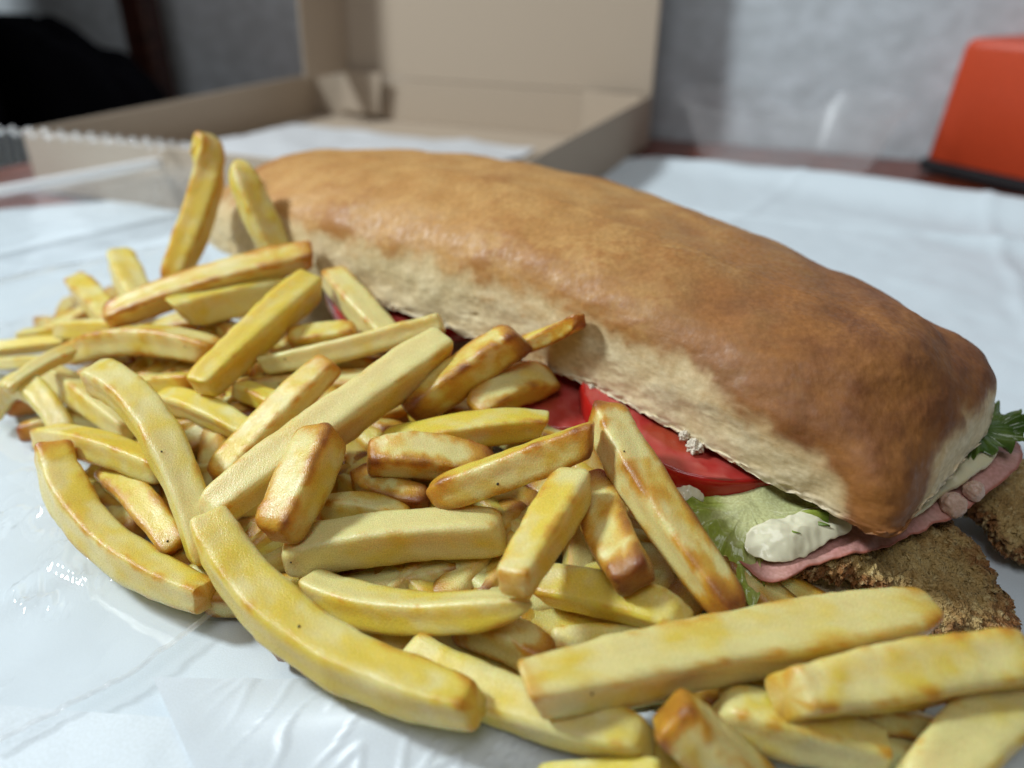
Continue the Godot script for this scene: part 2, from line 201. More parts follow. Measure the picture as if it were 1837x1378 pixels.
func set_light() -> void:
	var we := WorldEnvironment.new()
	we.name = "environment"
	var e := Environment.new()
	e.background_mode = Environment.BG_COLOR
	e.background_color = Color(0.24, 0.232, 0.222)
	e.tonemap_mode = Environment.TONE_MAPPER_LINEAR
	e.tonemap_exposure = 0.9
	e.sdfgi_enabled = true
	e.ssao_enabled = true
	e.ssil_enabled = true
	we.environment = e
	add_child(we)
	# the lamp of the place: left of the table, slightly toward the viewer
	area("lamp", Vector3(-0.95, 0.95, -0.34), Vector3(0.0, 0.02, -0.26), Vector2(0.20, 0.20), Color(0.95, 0.985, 1.0), 2.1)
	# soft ceiling light over the table
	area("ceiling_lamp", Vector3(-0.15, 1.45, 0.42), Vector3(0.0, 0.0, -0.25), Vector2(0.8, 0.8), Color(0.985, 0.99, 1.0), 0.82)

func area(called: String, at: Vector3, to: Vector3, size: Vector2, c: Color, energy: float) -> void:
	var l := AreaLight3D.new()
	l.name = called
	l.area_size = size
	l.light_color = c
	l.light_energy = energy
	l.area_range = 8.0
	l.shadow_enabled = true
	add_child(l)
	l.look_at_from_position(at, to, Vector3.UP)

# ---------------------------------------------------------------- naming
func numbered(called: String) -> String:
	if not used.has(called):
		used[called] = 0
		return called
	used[called] += 1
	return "%s_%03d" % [called, used[called]]

func tag(o: Node3D, label: String, category: String, group := "") -> void:
	o.set_meta("label", label)
	o.set_meta("category", category)
	if group != "":
		o.set_meta("group", group)

func thing(called: String, label: String, category: String, at := Vector3.ZERO, group := "") -> Node3D:
	var o := Node3D.new()
	o.name = numbered(called)
	o.position = at
	add_child(o)
	tag(o, label, category, group)
	return o

func obj(called: String, m: Mesh, material: Material, parent: Node3D = null) -> MeshInstance3D:
	var o := MeshInstance3D.new()
	o.mesh = m
	o.material_override = material
	o.cast_shadow = GeometryInstance3D.SHADOW_CASTING_SETTING_ON
	if parent == null:
		o.name = numbered(called)
		add_child(o)
	else:
		o.name = called
		parent.add_child(o, true)
	return o

func struct(called: String, m: Mesh, material: Material) -> MeshInstance3D:
	var o := obj(called, m, material)
	o.set_meta("kind", "structure")
	return o

# ---------------------------------------------------------------- materials
func noise_tex(size: int, freq: float, octaves: int, lo: Color, hi: Color, kind := FastNoiseLite.TYPE_SIMPLEX_SMOOTH, sd := 1, p0 := 0.25, p1 := 0.75) -> NoiseTexture2D:
	var n := FastNoiseLite.new()
	n.seed = sd
	n.noise_type = kind
	n.frequency = freq
	n.fractal_octaves = octaves
	var t := NoiseTexture2D.new()
	t.width = size
	t.height = size
	t.seamless = true
	t.noise = n
	var g := Gradient.new()
	g.set_color(0, lo)
	g.set_color(1, hi)
	g.set_offset(0, p0)
	g.set_offset(1, p1)
	t.color_ramp = g
	return t

func make_textures() -> void:
	tex.grain = noise_tex(512, 0.035, 4, Color(0.90, 0.885, 0.85), Color(1, 1, 1), FastNoiseLite.TYPE_SIMPLEX_SMOOTH, 3)
	tex.bump = noise_tex(512, 0.03, 4, Color.BLACK, Color.WHITE, FastNoiseLite.TYPE_SIMPLEX_SMOOTH, 5)
	tex.blister = noise_tex(512, 0.05, 3, Color.BLACK, Color.WHITE, FastNoiseLite.TYPE_CELLULAR, 8, 0.0, 1.0)
	tex.fibre = noise_tex(512, 0.09, 2, Color(0.965, 0.965, 0.96), Color(1, 1, 1), FastNoiseLite.TYPE_SIMPLEX_SMOOTH, 9)
	tex.rough = noise_tex(512, 0.03, 3, Color(0.60, 0.60, 0.60), Color(1, 1, 1), FastNoiseLite.TYPE_SIMPLEX_SMOOTH, 12)
	tex.wood = noise_tex(512, 0.012, 4, Color(0.62, 0.55, 0.52), Color(1, 1, 1), FastNoiseLite.TYPE_SIMPLEX_SMOOTH, 15)
	tex.plaster = noise_tex(512, 0.02, 5, Color(0.90, 0.90, 0.895), Color(1, 1, 1), FastNoiseLite.TYPE_SIMPLEX_SMOOTH, 18)

func lin(r: float, g: float, b: float, a := 1.0) -> Color:
	return Color(r, g, b, a).linear_to_srgb()

func mat(c: Color, rough := 0.6, vertex := false) -> StandardMaterial3D:
	var m := StandardMaterial3D.new()
	m.albedo_color = c
	m.roughness = rough
	m.vertex_color_use_as_albedo = vertex
	m.cull_mode = BaseMaterial3D.CULL_DISABLED
	return m

func tri(m: StandardMaterial3D, per_metre: float, colour = null, relief = null, depth_cm := 0.0, rough = null) -> StandardMaterial3D:
	m.uv1_triplanar = true
	m.uv1_scale = Vector3.ONE * per_metre
	if colour != null:
		m.albedo_texture = colour
	if relief != null:
		m.heightmap_enabled = true
		m.heightmap_texture = relief
		m.heightmap_scale = depth_cm
	if rough != null:
		m.roughness_texture = rough
	return m

func sss(m: StandardMaterial3D, k: float) -> StandardMaterial3D:
	m.subsurf_scatter_enabled = true
	m.subsurf_scatter_strength = k
	return m

func clear(alpha := 0.04, rough := 0.05, tint := Color(1, 1, 1)) -> StandardMaterial3D:
	var m := mat(Color(tint.r, tint.g, tint.b, alpha), rough)
	m.transparency = BaseMaterial3D.TRANSPARENCY_ALPHA
	return m

# ---------------------------------------------------------------- mesh helpers
func grid(P: PackedVector3Array, cols: PackedColorArray, nu: int, nv: int, wrap: bool, flip := false) -> ArrayMesh:
	# nv rows of nu points each; wrap joins the last point of a row to the first
	var N := PackedVector3Array()
	N.resize(P.size())
	var I := PackedInt32Array()
	var last := nu if wrap else nu - 1
	for j in nv - 1:
		for i in last:
			var a := j * nu + i
			var b := j * nu + (i + 1) % nu
			var c := a + nu
			var d := b + nu
			if flip:
				var t := b
				b = c
				c = t
			var n1 := (P[c] - P[a]).cross(P[b] - P[a])
			var n2 := (P[c] - P[b]).cross(P[d] - P[b])
			n2 = (P[c] - P[d]).cross(P[b] - P[d]) * -1.0
			N[a] += n1
			N[b] += n1 + n2
			N[c] += n1 + n2
			N[d] += n2
			I.append_array([a, b, c, b, d, c])
	# closed caps: points that fall together share one normal
	for row in [0, nv - 1]:
		if P[row * nu].distance_squared_to(P[row * nu + nu / 2]) < 1e-12:
			var s := Vector3.ZERO
			for i in nu:
				s += N[row * nu + i]
			for i in nu:
				N[row * nu + i] = s
	for k in N.size():
		N[k] = N[k].normalized() if N[k].length_squared() > 1e-30 else Vector3.UP
	var A := []
	A.resize(Mesh.ARRAY_MAX)
	A[Mesh.ARRAY_VERTEX] = P
	A[Mesh.ARRAY_NORMAL] = N
	if cols.size() == P.size():
		A[Mesh.ARRAY_COLOR] = cols
	A[Mesh.ARRAY_INDEX] = I
	var m := ArrayMesh.new()
	m.add_surface_from_arrays(Mesh.PRIMITIVE_TRIANGLES, A)
	return m

func catmull(K: PackedVector3Array, n: int) -> PackedVector3Array:
	# closed smooth curve through K, n points
	var out := PackedVector3Array()
	var k := K.size()
	for i in n:
		var f := float(i) / n * k
		var a := int(f)
		var t := f - a
		out.append(K[a % k].cubic_interpolate(K[(a + 1) % k], K[(a + k - 1) % k], K[(a + 2) % k], t))
	return out

func even(L: PackedVector3Array, n: int) -> PackedVector3Array:
	# the closed line L as n points at equal distances
	var total := 0.0
	for i in L.size():
		total += L[i].distance_to(L[(i + 1) % L.size()])
	var out := PackedVector3Array()
	var at := 0
	var gone := 0.0
	for i in n:
		var want := total * i / n
		while gone + L[at].distance_to(L[(at + 1) % L.size()]) < want:
			gone += L[at].distance_to(L[(at + 1) % L.size()])
			at += 1
		out.append(L[at].lerp(L[(at + 1) % L.size()], (want - gone) / L[at].distance_to(L[(at + 1) % L.size()])))
	return out

func slab(K: PackedVector3Array, mid: Vector3, thick: float, rim: float, bump: float, wave: float, paint: Callable, nu := 96, nr := 16, sd := 0.0, grit := 0.0) -> ArrayMesh:
	# a rounded sheet: outline K (its height is that of the rim's middle), crown at mid, thickness, rim roundness, surface noise
	var B := catmull(K, nu)
	var P := PackedVector3Array()
	var C := PackedColorArray()
	var rows := []
	for j in nr + 1:
		rows.append([sin(float(j) / nr * PI * 0.5), 1.0])
	for j in range(nr - 1, -1, -1):
		rows.append([sin(float(j) / nr * PI * 0.5), -1.0])
	for r in rows:
		var q: float = r[0]
		var h: float = pow(maxf(0.0, 1.0 - pow(q, rim)), 1.0 / rim) * thick * 0.5 * r[1]
		for i in nu:
			var p := mid.lerp(B[i], q)
			p.y += h
			var w := nz.get_noise_3d(p.x / wave + sd, p.z / wave, sd)
			p.y += w * bump
			var w2 := nz.get_noise_3d(p.x / wave * 1.7, p.z / wave * 1.7, sd + 7.0)
			p += (B[i] - mid).normalized() * w2 * bump * 0.8 * q
			if grit > 0.0:
				p.y += grit * maxf(0.0, nc.get_noise_3d(p.x * 620.0, sd, p.z * 620.0)) * r[1]
				p += (B[i] - mid).normalized() * grit * nc.get_noise_3d(p.x * 700.0, p.y * 700.0, p.z * 700.0) * q
			P.append(p)
			C.append(paint.call(p, q, r[1]))
	return grid(P, C, nu, rows.size(), true, signed_area(B) > 0.0)

func leaf_mesh(K: PackedVector3Array, mid: Vector3, ruffle: float, waves: float, paint: Callable, sd: float) -> ArrayMesh:
	# a thin leaf: soft folds inside, ruffled along its rim
	var nu := 300
	var nr := 50
	var B := even(catmull(K, nu * 2), nu)
	var P := PackedVector3Array()
	var C := PackedColorArray()
	for side in [1.0, -1.0]:
		for jj in nr:
			var j: int = jj if side > 0.0 else nr - 1 - jj
			var q := float(j) / (nr - 1)
			for i in nu:
				var th := TAU * i / nu
				var p := mid.lerp(B[i], q)
				var n := nc.get_noise_2d(p.x * 55.0 + sd, p.z * 55.0)
				var n2 := nc.get_noise_2d(cos(th) * 3.0 + sd, sin(th) * 3.0)
				var fold := absf(nc.get_noise_2d(p.x * 90.0 - p.z * 70.0 + sd, p.z * 30.0)) - 0.25
				p.y += ruffle * (0.55 * n + 0.5 * fold) + ruffle * q * q * q * sin(th * waves + 3.0 * n2) * (0.5 + 0.5 * n2)
				p += (B[i] - mid).normalized() * ruffle * 0.5 * q * q * sin(th * waves * 1.7 + 2.0)
				p.y += side * 0.00022 * sqrt(maxf(0.0, 1.0 - q * q * q * q))
				P.append(p)
				C.append(paint.call(p, q, side))
	return grid(P, C, nu, nr * 2, true, signed_area(B) > 0.0)

func signed_area(B: PackedVector3Array) -> float:
	var s := 0.0
	for i in B.size():
		var a := B[i]
		var b := B[(i + 1) % B.size()]
		s += a.x * b.z - b.x * a.z
	return s

func box_mesh(a: Vector3, ux: Vector3, uy: Vector3, uz: Vector3, bev := 0.0) -> ArrayMesh:
	# an oblique box with corner a and edge vectors, chamfered edges
	var st := SurfaceTool.new()
	st.begin(Mesh.PRIMITIVE_TRIANGLES)
	var c := a + (ux + uy + uz) * 0.5
	var ax := [ux * 0.5, uy * 0.5, uz * 0.5]
	var pt := func(s: Array, k: int) -> Vector3:
		# corner s pushed in along the two axes other than k
		var p := c
		for i in 3:
			var l: float = (ax[i] as Vector3).length()
			p += (ax[i] as Vector3) * s[i] * (1.0 if i == k else 1.0 - minf(bev, l * 0.9) / l)
		return p
	var tri3 := func(p: Vector3, q: Vector3, r: Vector3) -> void:
		if (r - p).cross(q - p).dot((p + q + r) / 3.0 - c) < 0.0:
			var t := q
			q = r
			r = t
		var n := (r - p).cross(q - p).normalized()
		for v in [p, q, r]:
			st.set_normal(n)
			st.add_vertex(v)
	for k in 3:
		for s in [-1, 1]:
			var q := []
			for e in [[-1, -1], [1, -1], [1, 1], [-1, 1]]:
				var sg := [0, 0, 0]
				sg[k] = s
				sg[(k + 1) % 3] = e[0]
				sg[(k + 2) % 3] = e[1]
				q.append(pt.call(sg, k))
			tri3.call(q[0], q[1], q[2])
			tri3.call(q[0], q[2], q[3])
	if bev > 0.0:
		for k in 3:
			for e in [[-1, -1], [1, -1], [1, 1], [-1, 1]]:
				var m := (k + 1) % 3
				var n := (k + 2) % 3
				var q := []
				for s in [-1, 1]:
					var sg := [0, 0, 0]
					sg[k] = s
					sg[m] = e[0]
					sg[n] = e[1]
					q.append(pt.call(sg, m))
					q.append(pt.call(sg, n))
				tri3.call(q[0], q[1], q[2])
				tri3.call(q[1], q[3], q[2])
		for sx in [-1, 1]:
			for sy in [-1, 1]:
				for sz in [-1, 1]:
					var sg := [sx, sy, sz]
					tri3.call(pt.call(sg, 0), pt.call(sg, 1), pt.call(sg, 2))
	return st.commit()

func sheet(fn: Callable, nu: int, nv: int) -> ArrayMesh:
	# an open sheet: fn(u, v) gives the point
	var P := PackedVector3Array()
	for j in nv:
		for i in nu:
			P.append(fn.call(float(i) / (nu - 1), float(j) / (nv - 1)))
	var up := (P[1] - P[0]).cross(P[nu] - P[0]).y
	return grid(P, PackedColorArray(), nu, nv, false, up > 0.0)

func tube(path: PackedVector3Array, rad: float, sides := 8) -> ArrayMesh:
	var P := PackedVector3Array()
	var n := path.size()
	for j in n:
		var t := (path[mini(j + 1, n - 1)] - path[maxi(j - 1, 0)]).normalized()
		var s := t.cross(Vector3.UP if absf(t.y) < 0.9 else Vector3.RIGHT).normalized()
		var u := s.cross(t)
		for i in sides:
			var f := TAU * i / sides
			P.append(path[j] + (s * cos(f) + u * sin(f)) * rad)
	return grid(P, PackedColorArray(), sides, n, true)

func mix3(a: Vector3, b: Vector3, t: float) -> Vector3:
	return a.lerp(b, clampf(t, 0, 1))

func col(v: Vector3) -> Color:
	return Color(v.x, v.y, v.z)

# ---------------------------------------------------------------- setting
const EX := Vector3(0.913, 0, 0.408)    # along the wall, to the right
const EN := Vector3(-0.408, 0, 0.913)   # out of the wall, toward the viewer

func setting() -> void:
	var wood := tri(mat(lin(0.22, 0.05, 0.022), 0.3), 6.0, tex.wood)
	wood.uv1_scale = Vector3(3, 3, 14)
	# table top: its left end runs beside the cardboard box
	var o := Vector3(0.145, -0.030, -0.7135)
	struct("table_top", box_mesh(o - EX * 0.445, EX * 1.7, Vector3(0, 0.028, 0), EN * 1.3, 0.003), wood)
	var plaster := tri(mat(lin(0.60, 0.645, 0.685), 0.85), 4.0, tex.plaster, tex.bump, 0.035)
	struct("wall", box_mesh(Vector3(0.14, -0.8, -0.720) - EX * 2.5 - EN * 0.05, EX * 5.0, Vector3(0, 3.0, 0), EN * 0.05), plaster)

func background() -> void:
	cardboard_box()
	napkin_holder()
	plastic_tub()
	chair_and_jacket()

func cardboard_box() -> void:
	var bl := Vector3(-0.193, 0.001, -0.815)
	var w := 0.337
	var d := 0.312
	var h := 0.0395
	var t := 0.002
	var kraft := tri(mat(lin(0.44, 0.355, 0.27), 0.8), 22.0, tex.fibre, tex.bump, 0.01)
	var b := thing("cardboard_box", "open brown cardboard pizza box with its lid upright against the wall", "box", bl)
	var U := Vector3.UP
	obj("base", box_mesh(Vector3.ZERO, EX * w, U * t, EN * d, 0.0005), kraft, b)
	obj("front_wall", box_mesh(EN * (d - t) + U * t, EX * w, U * (h - t), EN * t, 0.0006), kraft, b)
	obj("left_wall", box_mesh(U * t + EN * t, EX * t, U * (h - t), EN * (d - 2 * t), 0.0006), kraft, b)
	obj("right_wall", box_mesh(EX * (w - t) + U * t + EN * t, EX * t, U * (h - t), EN * (d - 2 * t), 0.0006), kraft, b)
	obj("back_wall", box_mesh(U * t, EX * w, U * (h - t), EN * t, 0.0006), kraft, b)
	var lean := (U * 0.335 - EN * 0.016)
	var lid := obj("lid", box_mesh(U * (h + 0.0005) + EX * 0.042, EX * (w - 0.042), lean, EN * t, 0.0006), kraft, b)
	# side flaps of the lid stand forward, away from the wall
	obj("left_flap", box_mesh(U * (h + 0.004) + EN * (t + 0.0003) + EX * 0.043, EX * t, lean * 0.985, EN * 0.060 - EX * 0.006, 0.0006), kraft, lid)
	obj("top_flap", box_mesh(U * (h + 0.001) + lean + EN * (t + 0.0003) + EX * 0.042, EX * (w - 0.042), U * t, EN * 0.040, 0.0006), kraft, lid)
	# corner tabs folded in
	obj("corner_tab", box_mesh(U * 0.008 + EN * 0.004 + EX * 0.030, EX * 0.050 + EN * 0.006, U * 0.037 + EX * 0.006 + EN * 0.002, EN * 0.0018, 0.0005), kraft, b)
	obj("corner_tab", box_mesh(U * 0.006 + EN * 0.005 + EX * (w - 0.058), EX * 0.052 + EN * 0.010, U * 0.035 + EX * 0.001, EN * 0.0018, 0.0005), kraft, b)
	# paper lying in the tray
	var white := tri(mat(lin(0.60, 0.61, 0.63), 0.7), 30.0, tex.fibre)
	white.backlight_enabled = true
	white.backlight = Color(0.25, 0.25, 0.25)
	var fn := func(u: float, v: float) -> Vector3:
		var p := bl + EX * (0.03 + 0.235 * u) + EN * (0.075 + 0.225 * v)
		p.y = 0.007 + 0.013 * smoothstep(0.15, 0.9, v) * (0.75 + 0.25 * nz.get_noise_2d(u * 3.0, 2.0)) + 0.004 * nz.get_noise_2d(u * 2.6 + 3.0, v * 2.6)
		return p
	tag(obj("liner_paper", sheet(fn, 60, 50), white), "crumpled white liner paper lying in the open cardboard box", "paper")

func napkin_holder() -> void:
	var red := tri(mat(lin(0.64, 0.072, 0.020), 0.42), 20.0, tex.grain)
	var black := mat(lin(0.012, 0.012, 0.014), 0.4)
	var at := Vector3(0.304, 0.0, -0.590)
	var d := Vector3(0.5, 0, 0.866)
	var n := Vector3(0.866, 0, -0.5)
	var t := thing("napkin_holder", "orange red napkin holder with a black base beside the wall", "napkin holder", at)
	obj("base", box_mesh(d * -0.004, d * 0.165, Vector3.UP * 0.009, n * 0.085, 0.002), black, t)
	# tapering body with rounded edges
	var P := PackedVector3Array()
	var rows := [[0.0095, 0.0, 0.0], [0.0096, 0.0, 1.0], [0.085, 0.005, 1.0], [0.0888, 0.0065, 1.0], [0.0908, 0.009, 1.0], [0.0915, 0.014, 1.0], [0.0917, 0.03, 1.0], [0.0917, 0.03, 0.0]]
	var nu := 64
	for r in rows:
		for i in nu:
			var f := TAU * (i + 0.5) / nu
			var e := 0.11
			var cx := signf(cos(f)) * pow(absf(cos(f)), e)
			var cz := signf(sin(f)) * pow(absf(sin(f)), e)
			P.append(d * 0.078 + n * 0.041 + Vector3.UP * r[0] + (d * cx * (0.078 - r[1]) + n * cz * (0.041 - r[1] * 0.8)) * r[2])
	obj("body", grid(P, PackedColorArray(), nu, rows.size(), true, true), red, t)
	obj("napkin_slot", box_mesh(d * 0.05 + n * 0.030 + Vector3.UP * 0.0919, d * 0.06, Vector3.UP * 0.001, n * 0.022, 0.0003), black, t)

func plastic_tub() -> void:
	var P := PackedVector3Array()
	var prof := [[0.0, 0.002], [0.05, 0.002], [0.060, 0.003], [0.063, 0.007], [0.078, 0.046], [0.084, 0.047], [0.0845, 0.050], [0.083, 0.0505], [0.078, 0.0490], [0.0768, 0.0465], [0.0618, 0.0075], [0.0590, 0.0045], [0.05, 0.0035], [0.0, 0.0035]]
	var nu := 72
	for r in prof:
		for i in nu:
			var f := TAU * i / nu
			var k: float = 1.0 + 0.006 * cos(f * 24.0) * (1.0 if r[1] > 0.006 and r[1] < 0.046 else 0.0)
			P.append(Vector3(cos(f) * r[0] * k, r[1] - 0.002, sin(f) * r[0] * k))
	var tubm := clear(0.03, 0.22)
	tubm.metallic_specular = 0.2
	var m := obj("plastic_tub", grid(P, PackedColorArray(), nu, prof.size(), true), tubm)
	m.position = Vector3(0.207, -0.0005, -0.612)
	tag(m, "empty clear plastic tub standing between the box and the red holder", "tub")

func chair_and_jacket() -> void:
	var wood := tri(mat(lin(0.055, 0.018, 0.012), 0.4), 12.0, tex.wood)
	var c := thing("wooden_chair", "dark brown wooden chair post beside the wall behind the jacket", "chair", Vector3(-0.372, -0.45, -0.885))
	obj("post", box_mesh(Vector3(-0.016, 0, -0.02), Vector3(0.03, 0, 0.012), Vector3(-0.01, 0.95, -0.02), Vector3(-0.010, 0, 0.026), 0.003), wood, c)
	obj("post", box_mesh(Vector3(-0.42, 0, -0.17), Vector3(0.03, 0, 0.012), Vector3(-0.01, 0.95, -0.02), Vector3(-0.010, 0, 0.026), 0.003), wood, c)
	obj("top_rail", box_mesh(Vector3(-0.40, 0.40, -0.165), Vector3(0.385, 0, 0.15), Vector3(0, 0.05, 0), Vector3(-0.006, 0, 0.016), 0.003), wood, c)
	var cloth := tri(mat(lin(0.006, 0.0062, 0.009), 1.0), 40.0, tex.grain, tex.bump, 0.03)
	cloth.metallic_specular = 0.15
	# jacket hanging over the rail: a soft folded body, open below the table's height
	var P := PackedVector3Array()
	var nu := 72
	var nv := 40
	for j in nv:
		var v := float(j) / (nv - 1)
		for i in nu:
			var f := TAU * i / nu
			var up := 0.088 - 0.40 * (1.0 - cos(v * PI * 0.5)) if v < 1.0 else -0.32
			var w := 0.165 * pow(sin(minf(1.0, v * 1.55 + 0.0001) * PI * 0.5), 0.45)
			var dd := 0.045 * pow(sin(minf(1.0, v * 2.2 + 0.0001) * PI * 0.5), 0.6)
			var k := 1.0 + 0.10 * nz.get_noise_2d(cos(f) * 2.0 + 4.0, sin(f) * 2.0 + v)
			var p := EX * cos(f) * w * k + EN * sin(f) * dd * k
			p.y = up + 0.012 * nz.get_noise_2d(f, v * 3.0) - 0.03 * clampf(cos(f), 0, 1) * (1.0 - v)
			P.append(Vector3(-0.468, 0, -0.855) + p)
	var jk := thing("jacket", "black jacket hanging over the chair behind the cardboard box", "jacket")
	obj("body", grid(P, PackedColorArray(), nu, nv, true), cloth, jk)
	# its shoulder and hood rise beside the table, outside the picture, between the lamp and the wall
	P = PackedVector3Array()
	for j in nv:
		var v := float(j) / (nv - 1)
		var a := PI * v
		for i in nu:
			var f := TAU * i / nu
			var k := 1.0 + 0.08 * nz.get_noise_2d(cos(f) * 2.0 + 9.0, sin(f) * 2.0 + v * 4.0)
			var s := pow(sin(a), 0.5)
			P.append(Vector3(-0.585, 0.14 + 0.50 * cos(a), -0.735) + (EX * cos(f) * 0.165 + EN * sin(f) * 0.075) * s * k)
	obj("shoulder", grid(P, PackedColorArray(), nu, nv, true), cloth, jk)

# ---------------------------------------------------------------- papers
func papers() -> void:
	var white := tri(mat(lin(0.665, 0.74, 0.79), 0.5), 48.0, tex.fibre, tex.bump, 0.0006)
	# large sheet under the food; its far edge curls up
	var a := Vector3(-0.36, 0, -0.47)
	var b := Vector3(0.105, 0, -0.625)
	var c := Vector3(0.44, 0, -0.345)
	var creases := [[0.30, -0.40, 0.72, 0.30, 0.0022], [0.22, -0.30, 0.35, -0.9, 0.0012], [-0.14, -0.12, 0.6, -0.75, 0.0010], [0.16, -0.20, 0.9, 0.4, 0.0012], [-0.11, -0.09, 0.9, -0.25, 0.0010]]
	var fn := func(u: float, v: float) -> Vector3:
		# u along the far edge, v from the far edge toward the viewer
		var far := a.lerp(b, u / 0.55) if u < 0.55 else b.lerp(c, (u - 0.55) / 0.45)
		far = far + Vector3(0.0, 0, -0.03 * exp(-pow((u - 0.55) / 0.06, 2.0)) * 0.0)
		var near := Vector3(-0.36 + 0.80 * u, 0, -0.01)
		var p := far.lerp(near, v)
		var dist := v * far.distance_to(near)
		var curl := 0.0
		if u > 0.5:
			curl = 0.013 * exp(-pow(dist / 0.022, 2.0)) * smoothstep(0.5, 0.75, u) + 0.004 * exp(-pow((dist - 0.075) / 0.012, 2.0)) * smoothstep(0.6, 0.85, u)
		p.y = 0.0012 + curl + 0.0022 * maxf(0.0, nz.get_noise_2d(p.x * 9.0, p.z * 9.0)) + 0.0004 * nz.get_noise_2d(p.x * 45.0, p.z * 45.0)
		var flat := smoothstep(0.02, 0.07, Vector2(p.x - 0.0, p.z + 0.2).length() - 0.02)
		p.y = lerpf(0.0012, p.y, clampf(flat, 0.2, 1.0))
		# folds pressed into the sheet
		for c4 in creases:
			var e := Vector2(p.x - c4[0], p.z - c4[1])
			var dir := Vector2(c4[2], c4[3]).normalized()
			var off := absf(e.dot(Vector2(-dir.y, dir.x)) + 0.004 * nz.get_noise_1d(e.dot(dir) * 12.0))
			p.y += c4[4] * maxf(0.0, 1.0 - off / 0.006)
		return p
	tag(obj("paper_sheet", sheet(fn, 300, 230), white), "large white paper sheet spread under the sandwich, far edge curling up", "paper")
	# thin glassy bag paper that the fries lie on, wrinkled
	var thin := tri(mat(lin(0.68, 0.74, 0.79), 0.42), 40.0, tex.fibre)
	thin.backlight_enabled = true
	thin.backlight = Color(0.3, 0.3, 0.32)
	var fb := func(u: float, v: float) -> Vector3:
		var l := Vector3(-0.0768, 0, -0.1180).lerp(Vector3(-0.040, 0, -0.070), v)
		var r := Vector3(0.15, 0, -0.115).lerp(Vector3(0.17, 0, -0.060), v)
		var p := l.lerp(r, u)
		var along := p.x * 0.8 + p.z * 0.6
		var crease := absf(nc.get_noise_2d(along * 120.0, (p.z - p.x) * 26.0))
		var lip := 0.0045 * exp(-pow((v - 0.18 - 0.25 * u) / 0.16, 2.0)) * smoothstep(0.02, 0.2, u)
		p.y = 0.0042 + 0.00045 * (1.0 - smoothstep(0.0, 0.22, crease)) * smoothstep(0.0, 0.12, u) + lip + 0.0009 * nz.get_noise_2d(p.x * 18.0, p.z * 18.0)
		return p
	tag(obj("bag_paper", sheet(fb, 220, 90), thin), "thin wrinkled white bag paper under the front of the fries", "paper")
	# a smaller sheet at the near corner, lying over the large one
	var fold := tri(mat(lin(0.69, 0.755, 0.80), 0.6), 22.0, tex.fibre)
	var fc := func(u: float, v: float) -> Vector3:
		var p := Vector3(-0.16, 0, -0.118).lerp(Vector3(-0.064, 0, -0.1075), u).lerp(Vector3(-0.15, 0, -0.06).lerp(Vector3(-0.03, 0, -0.06), u), v)
		p.y = 0.0030 + 0.0014 * smoothstep(0.5, 1.0, u) * (1.0 - v) + 0.0004 * nz.get_noise_2d(p.x * 40.0, p.z * 40.0)
		return p
	tag(obj("napkin", sheet(fc, 60, 40), fold), "white napkin corner lying under the bag paper at the near left", "napkin")

